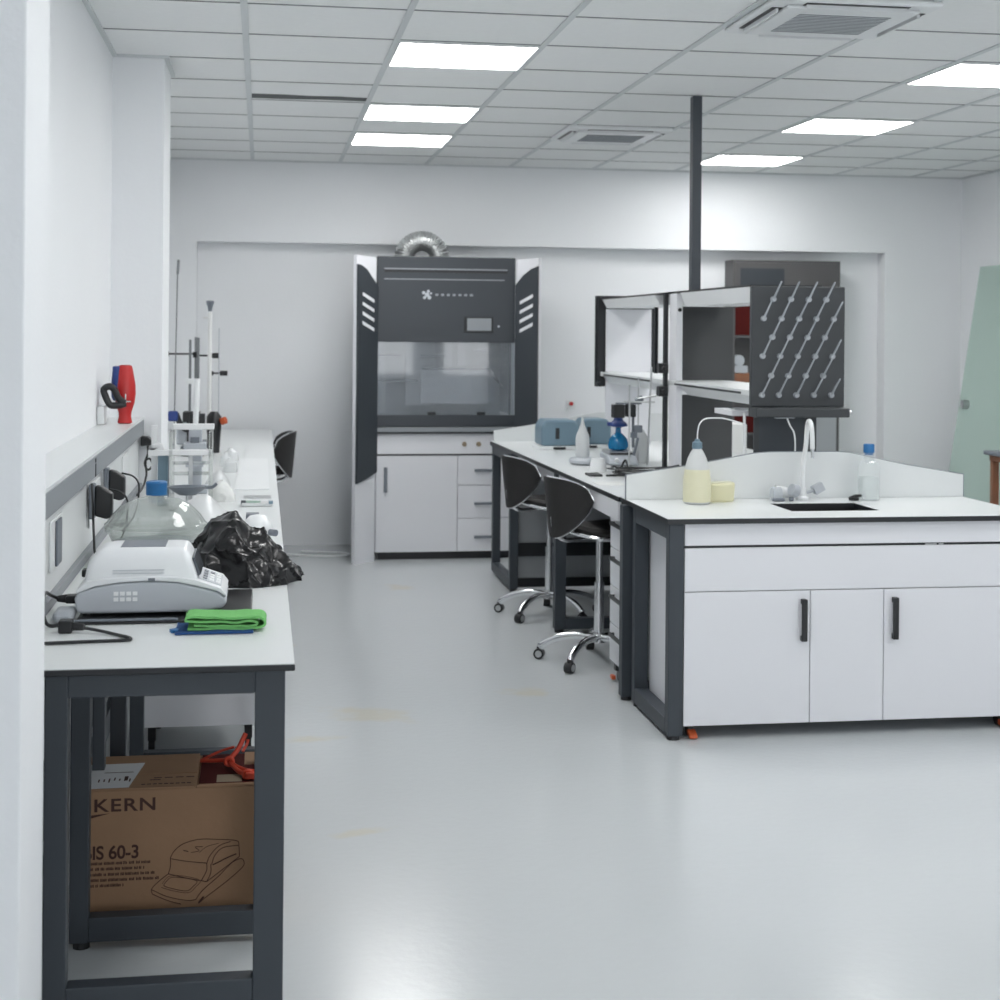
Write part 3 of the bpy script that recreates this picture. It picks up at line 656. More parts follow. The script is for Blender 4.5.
MB().prism([(1.621,.901),(1.624,.901),(1.624,1.011),(1.93,1.055),(2.22,1.106),(2.30,1.112),(2.62,1.112),(2.678,1.108),(2.93,1.055),(3.233,1.004),(3.236,.901),(3.237,.901),(3.237,1.007),(2.93,1.058),(2.68,1.111),(2.62,1.115),(2.30,1.115),(2.22,1.109),(1.93,1.058),(1.621,1.014)],'y',6.801,6.814).build('splash_edge','andark',t)
for x0 in (1.635,3.16):
    f=MB().frame('x',x0,x0+.062,6.09,6.72,.018,.878,.055,.065).build('leg_frame','steel',t,bevel=.003)
    MB().cyl((x0+.03,6.12,0),(x0+.03,6.12,.018),.026).cyl((x0+.03,6.69,0),(x0+.03,6.69,.018),.026).build('levelling_foot','black',f)
MB().box(1.697,6.70,.81,3.16,6.75,.875).build('rear_rail','steel',t)
t=thing('sink_cabinet',(2.43,6.4,0),'white cabinet unit with two black-handled doors under the sink','cabinet')
CX0,CX1,CYF=1.702,3.155,6.10
MB().box(CX0,CYF+.02,.055,CX1,6.66,.62).box(CX0,CYF+.02,.62,HX0-.03,6.66,.86).box(HX1+.03,CYF+.02,.62,CX1,6.66,.86).build('carcass','mel',t)
MB().box(CX0,CYF,.788,CX1,CYF+.019,.877).build('apron','mel',t,bevel=.0015)
MB().box(CX0,CYF+.012,.776,CX1,CYF+.02,.789).build('shadow_gap','edge',t)
MB().box(CX0,CYF,.602,CX1,CYF+.019,.777).build('upper_panel','mel',t,bevel=.0015)
MB().box(2.238,CYF,.055,2.554,CYF+.019,.598).build('fixed_panel','mel',t,bevel=.0015)
def handle_v(b,x,y,z0,z1):
    b.box(x-.012,y-.028,z0,x+.012,y-.016,z1); b.box(x-.011,y-.018,z0,x+.011,y,z0+.022); b.box(x-.011,y-.018,z1-.022,x+.011,y,z1); return b
for x0,x1,hx in ((CX0,2.235,2.205),(2.557,CX1,2.60)):
    d=MB().box(x0,CYF,.055,x1,CYF+.019,.598).build('door','mel',t,bevel=.0015)
    handle_v(MB(),hx,CYF,.392,.565).build('handle','black',d,bevel=.003)
MB().box(2.74,CYF+.010,.778,2.79,CYF+.013,.783).box(2.80,CYF+.010,.778,2.82,CYF+.013,.783).build('hinge_glint','alu',t)
def castor(x,y,par,s=1.,brake=True):
    c=MB().cyl((x-.011,y,.028*s),(x+.011,y,.028*s),.028*s,n=20).box(x-.02,y-.02,.05*s,x+.02,y+.02,.056).build('castor','black',par,bevel=.003)
    if brake: MB().prism([(y-.075,.004),(y-.075,.018),(y-.03,.034),(y-.03,.012)],'x',x-.017,x+.017).build('brake_pedal','orange',c,bevel=.003)
t_tap_shift=-.018
for x in (1.745,3.10):
    for y in (6.17,6.60): castor(x,y,t,1,y<6.3)
# sink tap
t=thing('lab_tap',(2.46,6.72,.9005),'swan-neck laboratory tap with clear handles behind the sink','tap')
MB().lathe([(.028,0),(.028,.012),(.016,.02),(.014,.06),(.001,.06)],(2.44,6.72,.9008),20).build('tap_base','whitep',t,smooth=True)
MB().tube([(2.44,6.72,.96),(2.442,6.72,1.05),(2.455,6.72,1.15),(2.458,6.72,1.20),(2.455,6.70,1.245),(2.448,6.66,1.262),(2.443,6.62,1.245),(2.442,6.605,1.20),(2.442,6.60,1.14)],.0105,12).build('swan_neck','whitep',t,smooth=True)
MB().cyl((2.442,6.60,1.10),(2.442,6.60,1.142),.008).build('nozzle','chrome',t)
MB().cyl((2.40,6.72,.93),(2.31,6.72,.945),.022,.026).build('left_valve','milk',t,smooth=True)
MB().cyl((2.33,6.70,.93),(2.29,6.70,.93),.033).build('left_handle','pegp',t)
MB().cyl((2.40,6.68,.945),(2.37,6.67,.955),.028,.026).build('front_handle','ang',t)
MB().tube([(2.46,6.72,.935),(2.49,6.71,.945)],.008).box(2.485,6.69,.935,2.535,6.73,.975,rot=(V(2.51,6.71,.955),Matrix.Rotation(-.5,3,'Y'))).build('right_handle','ang',t,bevel=.003)
MB().box(2.285,6.665,.903,2.34,6.69,.915).cyl((2.36,6.67,.912),(2.38,6.665,.912),.01).build('dark_fitting','andark',t,bevel=.003)
t=thing('sink_plug',(2.66,6.68,.9005),'small black rubber stopper behind the right corner of the sink','plug')
MB().lathe([(.022,0),(.024,.012),(.02,.016),(.001,.016)],(2.655,6.69,.9008),18).build('stopper','black',t,smooth=True)
MB().prism([(2.635,.917),(2.69,.917),(2.69,.928),(2.665,.928)],'y',6.68,6.70).build('flap','black',t,bevel=.002)
bpy.data.objects['lab_tap'].location.x+=t_tap_shift
# bottles
def clearbottle():
    t=thing('clear_bottle',(2.705,6.69,.9005),'clear square bottle with blue cap at the right of the sink','bottle')
    b=MB(); c=V(2.725,6.69,.9008); r=.037
    def rr(z,w):
        return [b.bm.verts.new(c+V(w*.041*x,w*.041*y,z*1.06)) for x,y in ((1,-.7),(1,.7),(.7,1),(-.7,1),(-1,.7),(-1,-.7),(-.7,-1),(.7,-1))]
    b.skin([rr(0,.95),rr(.006,1),rr(.145,1),rr(.162,.8),rr(.172,.48),rr(.205,.45)])
    b.build('bottle_body','glass',t,bevel=.003)
    b=MB(); r=.92
    def rr2(z,w): return [b.bm.verts.new(c+V(w*.041*x,w*.041*y,z*1.06)) for x,y in ((1,-.7),(1,.7),(.7,1),(-.7,1),(-1,.7),(-1,-.7),(-.7,-1),(.7,-1))]
    b.skin([rr2(.004,.9),rr2(.10,.93)]); b.build('water','glass',t)
    MB().lathe([(.0185,.205),(.0185,.214),(.025,.217),(.025,.252),(.022,.256),(.001,.256)],c,24).build('cap','blue',t,smooth=True)
clearbottle()
t=thing('wash_bottle',(1.92,6.62,.9005),'squeeze wash bottle of yellow liquid with a bent white spout','bottle')
c=V(1.90,6.62,.9008)
MB().lathe([(.054,0),(.060,.008),(.061,.05),(.060,.11),(.054,.155),(.042,.20),(.028,.228),(.020,.24),(.018,.25),(.001,.25)],c,32).build('bottle_body','milk',t,smooth=True)
MB().lathe([(.0617,.01),(.0622,.05),(.0612,.11),(.0555,.152),(.001,.152)],c,32).build('yellow_liquid','yellow',t,smooth=True)
MB().lathe([(.021,.242),(.023,.245),(.022,.270),(.012,.275),(.010,.285),(.001,.285)],c,20).build('cap','bluegrey',t,smooth=True)
MB().tube([c+V(0,0,.28),c+V(.002,0,.32),c+V(.012,0,.355),c+V(.04,0,.375),c+V(.10,0,.377),c+V(.115,0,.376),c+V(.16,0,.366),c+V(.215,0,.350)],.003,8).build('spout','whitep',t,smooth=True)
tag(MB().prism([(1.968,.9006),(2.085,.9006),(2.09,.99),(1.97,.985)],'y',6.66,6.74).build('yellow_packet','ypale',bevel=.01),'pale yellow translucent packet beside the wash bottle','packet')

# ------------------------------------------------------------ long island bench
t=thing('island_bench',(2.35,8.6,0),'long white island bench with dark frames behind the sink bench','bench')
LX0,LX1,LY0,LY1=1.588,3.15,6.925,10.58
MB().prism([(1.618,LY0),(LX1,LY0),(LX1,LY1),(1.560,LY1)],'z',.878,.8985).build('edge_band','edge',t)
MB().prism([(1.619,LY0),(LX1-.001,LY0),(LX1-.001,LY1-.001),(1.561,LY1-.001)],'z',.8985,.9005).build('worktop','lam',t)
for yy,x0,x1 in ((6.78,1.605,3.2),(8.36,1.60,2.20)):
    f=MB().frame('y',yy,yy+.06,x0,x1,.018,.877,.062,.06).build('leg_frame','steel',t,bevel=.003)
    MB().cyl((x0+.03,yy+.03,0),(x0+.03,yy+.03,.018),.026).build('levelling_foot','black',f)
f=MB().frame('x',1.566,1.620,9.72,10.52,.018,.877,.055,.06).build('leg_frame','steel',t,bevel=.003)
MB().cyl((1.593,9.75,0),(1.593,9.75,.018),.022).build('levelling_foot','black',f)
MB().box(1.615,6.93,.79,1.633,8.35,.876).box(1.615,8.43,.79,1.633,9.71,.876).build('apron','mel',t)
MB().box(1.622,9.80,.30,2.40,9.82,.86).box(1.622,9.80,.075,2.40,9.82,.215).build('modesty_panel','lino',t)
MB().box(1.622,9.78,.215,2.40,9.80,.30).box(1.622,9.78,.018,2.40,9.80,.075).box(2.16,8.43,.60,2.20,9.77,.66).build('cross_rail','edge',t)
MB().box(2.36,6.85,.04,2.38,9.78,.86).build('spine_panel','lino',t)
MB().prism([(1.575,.9015),(2.9,.9015),(2.9,1.09),(2.3,1.10),(1.83,1.012),(1.60,.978),(1.575,.975)],'y',10.50,10.515).build('end_splash','lam',t)
t=thing('drawer_unit',(1.8,7.05,0),'white pedestal of drawers with black handles at the island corner','drawer unit')
MB().box(1.67,6.87,.085,2.15,7.24,.80).build('carcass','mel',t)
for z0,z1 in ((.635,.795),(.455,.63),(.275,.45),(.095,.27)):
    d=MB().box(1.652,6.875,z0,1.669,7.235,z1).build('drawer_front','mel',t,bevel=.0015)
    MB().box(1.627,6.93,z1-.05,1.637,7.16,z1-.032).box(1.635,6.94,z1-.048,1.652,6.955,z1-.034).box(1.635,7.135,z1-.048,1.652,7.15,z1-.034).build('handle','black',d,bevel=.002)
for y in (6.93,7.18):
    c_=MB().cyl((1.68,y,.028),(1.70,y,.028),.028,n=20).box(1.665,y-.02,.05,1.72,y+.02,.085).build('castor','black',t,bevel=.003)
    MB().box(1.645,y-.03,.012,1.665,y+.012,.03).build('brake_pedal','orange',c_,bevel=.003)

# reagent shelf on the island
t=thing('reagent_shelf',(2.43,8.6,.9005),'tall two-tier reagent shelf standing along the middle of the island','shelf')
RX0,RX1=2.25,2.60
MB().box(RX0,6.975,1.36,RX1,10.2,1.388).build('middle_shelf','lam',t,bevel=.002)
MB().box(RX0-.002,7.1,1.366,RX0,8.3,1.376).box(RX0-.002,8.85,1.366,RX0,10.1,1.376).build('shelf_groove','edge',t)
MB().prism([(RX0+.01,1.36),(RX1-.01,1.36),(RX1-.05,1.315),(RX0+.05,1.315)],'y',7.0,8.2).prism([(RX0+.01,1.36),(RX1-.01,1.36),(RX1-.05,1.315),(RX0+.05,1.315)],'y',8.7,10.15).build('shelf_bracket','whitep',t)
MB().box(RX0,6.975,1.872,RX1,10.2,1.882).build('top_cover','edge',t)
MB().prism([(RX0,1.872),(RX1,1.872),(RX1-.03,1.80),(RX0+.03,1.80)],'y',6.99,8.2).prism([(RX0,1.872),(RX1,1.872),(RX1-.03,1.815),(RX0+.03,1.815)],'y',8.75,10.15).build('top_shelf','whitep',t)
MB().box(RX0+.001,8.27,.9015,RX0+.035,8.42,1.359).box(RX0+.001,8.27,1.389,RX0+.035,8.42,1.871).build('white_upright','mel',t,bevel=.002)
b=MB().cyl((RX0+.018,8.2695,1.78),(RX0+.018,8.266,1.78),.011); b.build('cable_grommet','black',t)
MB().box(RX0+.036,8.36,.9015,2.60,8.375,1.31).box(RX0+.036,8.36,1.39,2.60,8.375,1.80).build('grey_partition','darkcab',t)
MB().box(RX0-.022,8.44,.9015,RX0-.001,8.475,1.88).build('black_post','edge',t)
MB().box(RX0-.02,8.66,1.42,RX0-.002,8.69,1.80).build('short_black_post','edge',t)
MB().box(RX0+.03,10.16,.9015,RX1-.01,10.18,1.359).box(RX0+.03,10.16,1.389,RX1-.01,10.18,1.81).build('white_partition','mel',t)
MB().box(2.22,10.22,1.885,2.62,10.25,1.90).box(2.22,10.22,1.29,2.29,10.25,1.885).box(2.22,10.15,1.29,2.245,10.22,1.32).box(2.23,10.201,1.32,2.62,10.215,1.88).build('end_panel','edge',t)
MB().box(2.28,6.98,.9015,2.575,7.0,1.30).build('near_support','steel',t)
MB().box(2.275,6.975,.9015,2.30,6.979,1.30).build('support_edge','peg',t); MB().box(2.525,6.975,.9015,2.58,6.979,1.30).build('support_edge','peg',t)
MB().box(2.228,6.98,.9015,2.236,6.995,1.28).build('thin_white_post','whitep',t)
MB().box(2.27,7.3,1.25,2.45,7.6,1.275).build('under_shelf_tray','mel',t)
for z in (1.325,1.455): MB().box(RX0-.055,8.425,z-.028,RX0-.0015,8.49,z+.028).cyl((RX0-.03,8.43,z),(RX0-.03,8.40,z),.012).build('rod_clamp','black',t,bevel=.005)

# peg rack
t=thing('drying_rack',(2.47,6.93,1.285),'dark grey wall-style drying rack with rows of translucent pegs','drying rack')
MB().box(2.245,6.93,1.33,2.70,6.965,1.893).build('board','peg',t,bevel=.006)
MB().box(2.243,6.845,1.285,2.695,6.966,1.328).build('drip_tray','peg',t,bevel=.005)
MB().cyl((2.69,6.87,1.306),(2.71,6.87,1.306),.011).build('drain_outlet','alu',t)
rows=[(235,(218,325,433,540)),(355,(160,268,375,480,587)),(470,(213,320,427,533)),(587,(155,262,368,475,580)),(708,(208,312,418,525)),(827,(153,255,362,468,575))]
pegs=[]
for py,xs in rows:
    for px in xs: pegs.append((2.245+(px-90)*.447/560, 1.893-(py-155)*.607/805))
first=None
for x,z in pegs:
    if first is None:
        b=MB(); b.cyl((x,6.93,z-.001),(x,6.912,z-.001),.0145,.012,16); b.cyl((x,6.92,z),(x+.004,6.822,z+.078),.0058,.0042,8)
        first=b.build('peg','pegp',t,bevel=.002); fx,fz=x,z
    else:
        c_=first.copy(); COL.objects.link(c_); c_.parent=t; c_.location=(x-fx,0,z-fz)
t.location.z-=.018
t=thing('drain_box',(2.40,6.9,1.24),'small white box with a drain hose under the drying rack','box')
MB().box(2.345,6.86,1.262,2.435,6.90,1.289).build('housing','ang',t,bevel=.003)
MB().tube([(2.40,6.87,1.262),(2.41,6.86,1.23),(2.425,6.85,1.20),(2.432,6.85,1.15),(2.43,6.85,1.05),(2.43,6.85,.92)],.004).build('hose','whitep',t,smooth=True)

# service pole to the ceiling
tag(MB().box(2.275,8.06,1.8825,2.325,8.12,HC-.007).build('service_pole','steel',bevel=.002),'dark square pole rising from the shelf to the ceiling','pole')

# ------------------------------------------------------------ things on the island bench
def case(x0,x1,y0,y1,h,label,latch):
    t=thing('instrument_case',((x0+x1)/2,(y0+y1)/2,.9005),label,'instrument','blue-grey instruments on the island')
    b=MB(); b.prism([(x0,.925),(x0,.925+h*.75),(x0+.03,.925+h),(x1-.03,.925+h),(x1,.925+h*.8),(x1,.925)],'y',y0,y1); b.build('cover','bluegrey',t,bevel=.015,seg=3)
    MB().box(x0-.02,y0-.02,.9008,x1+.01,y1,.924).build('base_tray','whitep',t,bevel=.006)
    MB().box(latch-.012,y0-.003,.97,latch+.012,y0-.0005,1.04).build('dark_slot','edge',t,bevel=.001)
    MB().box(latch-.03,y0-.024,.905,latch+.05,y0-.0205,.92).build('dark_label','edge',t)
case(1.765,2.01,9.72,9.98,.165,'blue-grey moulded instrument with a dark slot, left of the white squeeze bottle',1.868)
case(2.045,2.25,9.85,10.1,.165,'smaller blue-grey instrument behind the blue flask',2.10)
t=thing('wall_buzzer',(2.41,11.99,1.05),'tiny red button on a white plate on the recess wall','button')
MB().box(2.375,11.985,1.045,2.445,11.999,1.115).build('plate','whitep',t); MB().cyl((2.41,11.985,1.09),(2.41,11.972,1.09),.016).build('button','red',t)
t=thing('squeeze_bottle',(1.80,8.55,.9005),'white squeeze bottle with a pointed nozzle on the grey balance','bottle')
MB().lathe([(.036,0),(.040,.006),(.040,.09),(.038,.12),(.022,.16),(.012,.185),(.009,.20),(.005,.235),(.001,.24)],(1.822,8.72,.9375),28).build('bottle_body','milk',t,smooth=True)
t=thing('pan_balance',(1.80,8.6,.9005),'low grey balance in front of the blue-grey instruments','balance')
MB().lathe([(.072,0),(.085,.01),(.085,.025),(.075,.036),(.001,.036)],(1.82,8.66,.9008),32,(1,1.3)).build('body','ang',t,smooth=True)
t=thing('hotplate_stirrer',(2.03,8.72,.9005),'grey hotplate stirrer under the flask of blue liquid','stirrer')
MB().prism([(8.50,.905),(8.50,.925),(8.56,.96),(8.78,.965),(8.78,.905)],'x',1.935,2.10).build('housing','ang',t,bevel=.01)
MB().box(1.945,8.57,.966,2.09,8.77,.978).build('heating_plate','alu',t,bevel=.003)
MB().box(1.955,8.52,.9008,2.06,8.72,.905).box(1.95,8.555,.962,2.09,8.558,.971).build('dark_base','black',t)
MB().cyl((1.975,8.512,.937),(1.975,8.50,.932),.012).build('knob','whitep',t)
t=thing('blue_flask',(2.02,8.67,.979),'round flask of bright blue liquid clamped over the hotplate','flask')
c=V(2.02,8.67,.979)
MB().lathe([(.035,0),(.055,.008),(.060,.03),(.052,.065),(.030,.09),(.017,.10),(.015,.125),(.022,.13),(.001,.131)],c,28).build('flask_body','bluel',t,smooth=True)
b=MB().lathe([(.03,.133),(.055,.138),(.050,.155),(.030,.17),(.022,.19),(.001,.20)],c,18); b.box(1.955,8.65,1.118,2.05,8.68,1.14); b.build('blue_clamp_head','blued',t,bevel=.004)
t=thing('stirrer_stand',(2.1,8.6,.9005),'lab stand with black clamps and motor above the blue flask','lab stand')
MB().cyl((2.035,8.46,.9008),(2.035,8.46,1.36),.0055).cyl((2.165,8.56,.9008),(2.185,8.56,1.46),.0055).cyl((2.12,8.6,.9008),(2.12,8.6,1.40),.004).build('rod','alu',t,smooth=True)
MB().box(1.965,8.55,1.170,2.03,8.62,1.245).box(2.045,8.55,1.175,2.095,8.62,1.245).build('motor','black',t,bevel=.004)
MB().box(1.985,8.56,1.247,2.13,8.60,1.256).box(2.07,8.5,1.09,2.12,8.54,1.13).box(2.06,8.5,1.06,2.09,8.54,1.09).cyl((2.075,8.52,.96),(2.10,8.52,1.06),.008).cyl((2.085,8.58,1.0),(2.085,8.58,1.175),.008).cyl((2.09,8.55,1.265),(2.13,8.54,1.285),.016).build('clamp','andark',t,bevel=.002)
MB().cyl((2.10,8.54,1.279),(2.190,8.46,1.30),.005).cyl((2.02,8.54,1.262),(2.19,8.50,1.262),.005).build('crossbar','alu',t)
tag(MB().lathe([(.045,0),(.045,.003),(.032,.072),(.001,.072)],(1.80,8.20,.9008),24,(1.1,1)).build('weighing_cup','whitep',smooth=True),'white upside-down cup in front of the grey balance','cup')
tag(MB().lathe([(.05,0),(.052,.01),(.05,.14),(.03,.17),(.02,.19),(.001,.19)],(2.17,8.75,.9008),24).build('white_canister','milk',smooth=True),'tall white canister behind the thin rods of the lab stand','canister')
tag(MB().box(1.69,7.9,.9006,1.76,8.02,.912).build('black_scraper','black',bevel=.003),'flat black object on the bench left of the cable tangle','tool')
random.seed(21)
b=MB()
for k in range(5):
    pts=[(1.80+random.random()*.42, 7.75+random.random()*.5, .906+random.random()*.022) for i in range(8)]
    b.tube(pts,.0042,6,5)
b.tube([(1.78,7.9,.906),(1.95,7.95,.908),(2.10,8.1,.915),(2.25,8.2,.93)],.006,6,6)
b.tube([(1.95,8.3,.906),(1.97,8.28,.955),(1.99,8.3,.906)],.006,6,6)
tag(b.build('cable_tangle','black',smooth=True),'tangle of black cables on the bench beside the hotplate','cables')
tag(MB().box(1.64,7.45,.9006,1.78,7.62,.9025).build('paper_sheet','cream'),'thin sheet lying near the splash panel corner','paper')
tag(MB().box(2.92,9.4,.9008,3.02,9.75,1.082).build('white_carton','cream',bevel=.004),'white carton seen under the shelf left of the drying rack','box')

# ------------------------------------------------------------ stools
def make_stool(label):
    t=thing('lab_stool',(0,0,0),label,'stool','black saddle-back stools with chrome bases',local=True)
    b=MB(); b.cyl((0,0,.10),(0,0,.15),.034,.03,24).cyl((0,0,.15),(0,0,.40),.025,n=20).cyl((0,0,.40),(0,0,.63),.018,n=20).build('gas_column','chrome',t,smooth=True)
    b=MB()
    n=40; R=.205
    def ringz(r,z0,saddle):
        out=[]
        for i in range(n):
            a=2*PI*i/n; x=r*math.cos(a)*1.0; y=r*math.sin(a)*.98
            out.append(b.bm.verts.new((x,y,z0+saddle*(.9*x*x-.25*y*y)/(R*R))))
        return out
    b.skin([ringz(.08,.63,.0),ringz(.17,.637,.02),ringz(.203,.655,.03),ringz(.208,.672,.03),ringz(.195,.69,.028),ringz(.13,.693,.018),ringz(.05,.69,.002)])
    b.build('seat','vinyl',t,smooth=True)
    b=MB(); pts=[]
    for i in range(n+1):
        a=2*PI*i/n; x=.210*math.cos(a); y=.210*math.sin(a)*.98; pts.append((x,y,0.646+.03*(.9*x*x-.25*y*y)/(R*R)))
    b.tube(pts,.011,8,1).build('seat_trim','chrome',t,smooth=True)
    # curved shield-shaped back: faces +X, wraps round -X
    b=MB(); nu,nv=20,10; rim=[]
    def sh(u,v,off):
        a=u*math.radians(60); q=abs(u); top=.835+.100*(1-q**3)**.5; low=.825-.190*(1-q**1.8)**.75
        lip=1-abs(v*2-1)
        z=low+(top-low)*v
        r=.285+off-.03*(1-v)
        return V(-r*math.cos(a)*.98+.0, r*math.sin(a)*.86, z)
    O=[[b.bm.verts.new(sh(-1+2*i/nu,j/nv,.012)) for j in range(nv+1)] for i in range(nu+1)]
    I=[[b.bm.verts.new(sh(-1+2*i/nu,j/nv,-.018)) for j in range(nv+1)] for i in range(nu+1)]
    for i in range(nu):
        for j in range(nv):
            b.bm.faces.new((O[i][j],O[i+1][j],O[i+1][j+1],O[i][j+1])); b.bm.faces.new((I[i][j],I[i][j+1],I[i+1][j+1],I[i+1][j]))
        for j in (0,nv): b.bm.faces.new((O[i][j],O[i+1][j],I[i+1][j],I[i][j]))
    for i in (0,nu):
        for j in range(nv): b.bm.faces.new((O[i][j],O[i][j+1],I[i][j+1],I[i][j]))
    bk=b.build('backrest','vinyl',t,smooth=True)
    loop=[sh(-1+2*i/nu,1,-.004) for i in range(nu+1)]+[sh(1-2*i/nu,0,-.004) for i in range(nu+1)]; loop.append(loop[0])
    MB().tube(loop,.0055,6,1).build('back_trim','chrome',bk,smooth=True)
    MB().tube([(-.06,0,.625),(-.18,0,.62),(-.245,0,.66),(-.262,0,.74)],.012,8).build('back_arm','chrome',t,smooth=True)
    for k in range(5):
        a=2*PI*k/5; ca,sa=math.cos(a),math.sin(a)
        leg=MB().tube([(ca*.02,sa*.02,.125),(ca*.12,sa*.12,.128),(ca*.22,sa*.22,.108),(ca*.285,sa*.285,.075),(ca*.30,sa*.30,.058)],.019,10).build('base_leg','chrome',t,smooth=True)
        cb=MB().cyl((ca*.305-sa*.020,sa*.305+ca*.020,.027),(ca*.305+sa*.020,sa*.305-ca*.020,.027),.027,n=20).cyl((ca*.305,sa*.305,.045),(ca*.305,sa*.305,.062),.012)
        c2=cb.build('castor','black',leg,bevel=.003)
        MB().cyl((ca*.305-sa*.0225,sa*.305+ca*.0225,.027),(ca*.305+sa*.0225,sa*.305-ca*.0225,.027),.017,n=16).build('hub_disc','alu',c2)
    return t
s0=make_stool('black stool nearest the camera, pulled up to the island bench')
km=kidmap()
def put(s,x,y,rz,base):
    s.location=(x,y,0); s.rotation_euler=(0,0,rz)
s1=copy_tree(s0,km); s2=copy_tree(s0,km)
put(s0,1.68,7.60,math.radians(14),0); put(s1,1.667,8.89,math.radians(10),0); put(s2,-.055,10.5,math.radians(180),0)
s1['label']='black stool farther back at the island bench, behind the nearest stool'
s2['label']='black stool beyond the left bench, only its backrest showing'
s2.scale=(1,1,1.04)

# ------------------------------------------------------------ fume hood
t=thing('fume_hood',(1.32,11.4,0),'dark grey fume hood on a white base cabinet at the back wall','fume hood')
hx0,hx1,hf,hb=.815,1.82,11.15,11.84
MB().box(hx0,hf,1.572,hx1,hb,2.19).build('upper_housing','hood',t,bevel=.004)
b=MB(); b.box(hx0+.05,hf-.006,2.095,hx1-.06,hf,2.105); b.box(hx0+.05,hf-.006,2.022,hx1-.08,hf,2.03); b.build('front_rib','ledge',t)
b=MB(); b.box(hx0+.05,hf-.003,2.075,hx1-.06,hf-.0002,2.095); b.build('vent_slot','edge',t)
MB().box(1.445,hf-.008,1.645,1.66,hf-.0005,1.758).build('display_bezel','edge',t,bevel=.003)
MB().box(1.468,hf-.0095,1.658,1.645,hf-.0082,1.748).build('display','ledge',t)
MB().cyl((1.70,hf-.006,1.69),(1.70,hf,1.69),.008).build('indicator','ang',t)
b=MB()
cx,cz=1.175,1.915
for a,r,s in ((0,0,.016),(70,.026,.011),(150,.028,.012),(230,.028,.011),(310,.026,.014),(20,.03,.008)):
    p=(cx+r*math.cos(math.radians(a)), cz+r*math.sin(math.radians(a))); b.cyl((p[0],hf-.003,p[1]),(p[0],hf-.0003,p[1]),s,n=12)
b.build('emblem','ang',t)
b=MB()
for i in range(7): b.box(1.235+i*.042,hf-.002,cz-.008,1.257+i*.042,hf-.0003,cz+.008)
b.build('emblem_marks','ledge',t)
# working chamber
b=MB(); b.box(hx0,hf+.02,1.047,hx0+.02,hb,1.572); b.box(hx1-.02,hf+.02,1.047,hx1,hb,1.572); b.box(hx0+.02,hb-.1,.96,hx1-.02,hb-.08,1.572); b.box(hx0+.02,hb-.3,1.3,hx0+.24,hb-.1,1.57); b.build('chamber_liner','inner',t)
MB().box(hx0,hf+.005,1.047,hx1,hf+.011,1.572).build('sash_window','sash',t)
M['rail_d']=mat('mid_grey_line',(.14,.15,.17),.5)
b=MB()
b.box(hx0+.02,hf+.03,1.47,hx0+.17,hf+.04,1.482); b.box(hx0+.02,hf+.03,1.285,hx0+.30,hf+.04,1.30); b.box(hx0+.32,hf+.03,1.47,hx0+.50,hf+.04,1.48); b.box(hx0+.33,hf+.03,1.372,hx0+.82,hf+.04,1.386)
b.prism([(hx0+.80,1.386),(hx0+.83,1.386),(hx0+.93,1.25),(hx0+.915,1.245)],'y',hf+.03,hf+.04); b.box(hx0+.72,hf+.03,1.505,hx0+.80,hf+.04,1.525)
b.box(hx1-.04,hf+.012,1.047,hx1-.025,hf+.02,1.572)
b.build('inner_rods','rail_d',t)
M['pale']=mat('pale_panel',(.74,.75,.78),.4)
b=MB(); b.box(hx0+.05,hf+.3,1.05,hx0+.09,hf+.32,1.57); b.box(hx0+.24,hf+.34,1.10,hx0+.46,hf+.36,1.57); b.box(hx0+.53,hf+.3,1.39,hx0+.58,hf+.32,1.56); b.box(hx0+.62,hf+.3,1.39,hx0+.68,hf+.32,1.56); b.box(hx0+.34,hf+.2,1.12,hx0+.84,hf+.22,1.36); b.build('rear_baffle','pale',t)
for x in (1.215,1.575): MB().box(x-.03,hf-.012,1.046,x+.03,hf+.004,1.068).build('sash_grip','edge',t,bevel=.004)
MB().box(hx0,hf-.01,.962,hx1,hf+.03,1.046).build('sash_rail','hood',t,bevel=.003)
MB().box(hx0,hf-.03,.925,hx1,hb,.958).build('hood_worktop','ledge',t,bevel=.003)
MB().box(hx0,hf-.025,.912,hx1,hf+.02,.925).build('worktop_shadow_edge','edge',t)
MB().box(hx0,hf,.765,hx1,hf+.02,.91).build('service_panel','mel',t)
for x in (1.455,1.56,1.66): MB().cyl((x,hf-.018,.835),(x,hf,.835),.017).cyl((x,hf-.022,.835),(x,hf-.018,.835),.009).build('valve_button','tan' if x<1.6 else 'andark',t)
MB().box(hx0,hf+.012,.752,hx1,hf+.02,.766).build('shadow_gap','edge',t); MB().box(hx0+.02,hf+.05,0.0,hx1-.02,hb,.055).build('dark_plinth','edge',t)
MB().box(hx0,hf+.021,.055,hx1,hb,.91).build('base_carcass','mel',t)
d=MB().box(hx0+.003,hf,.058,1.404,hf+.019,.75).build('door','mel',t,bevel=.002)
handle_v(MB(),.885,hf,.49,.67).build('handle','andark',d,bevel=.003)
for z0,z1 in ((.540,.75),(.30,.535),(.058,.295)):
    d=MB().box(1.41,hf,z0,hx1-.003,hf+.019,z1).build('drawer_front','mel',t,bevel=.002)
    MB().box(1.53,hf-.026,z0+.095,1.70,hf-.014,z0+.115).box(1.54,hf-.015,z0+.098,1.555,hf,z0+.112).box(1.675,hf-.015,z0+.098,1.69,hf,z0+.112).build('handle','andark',d,bevel=.002)
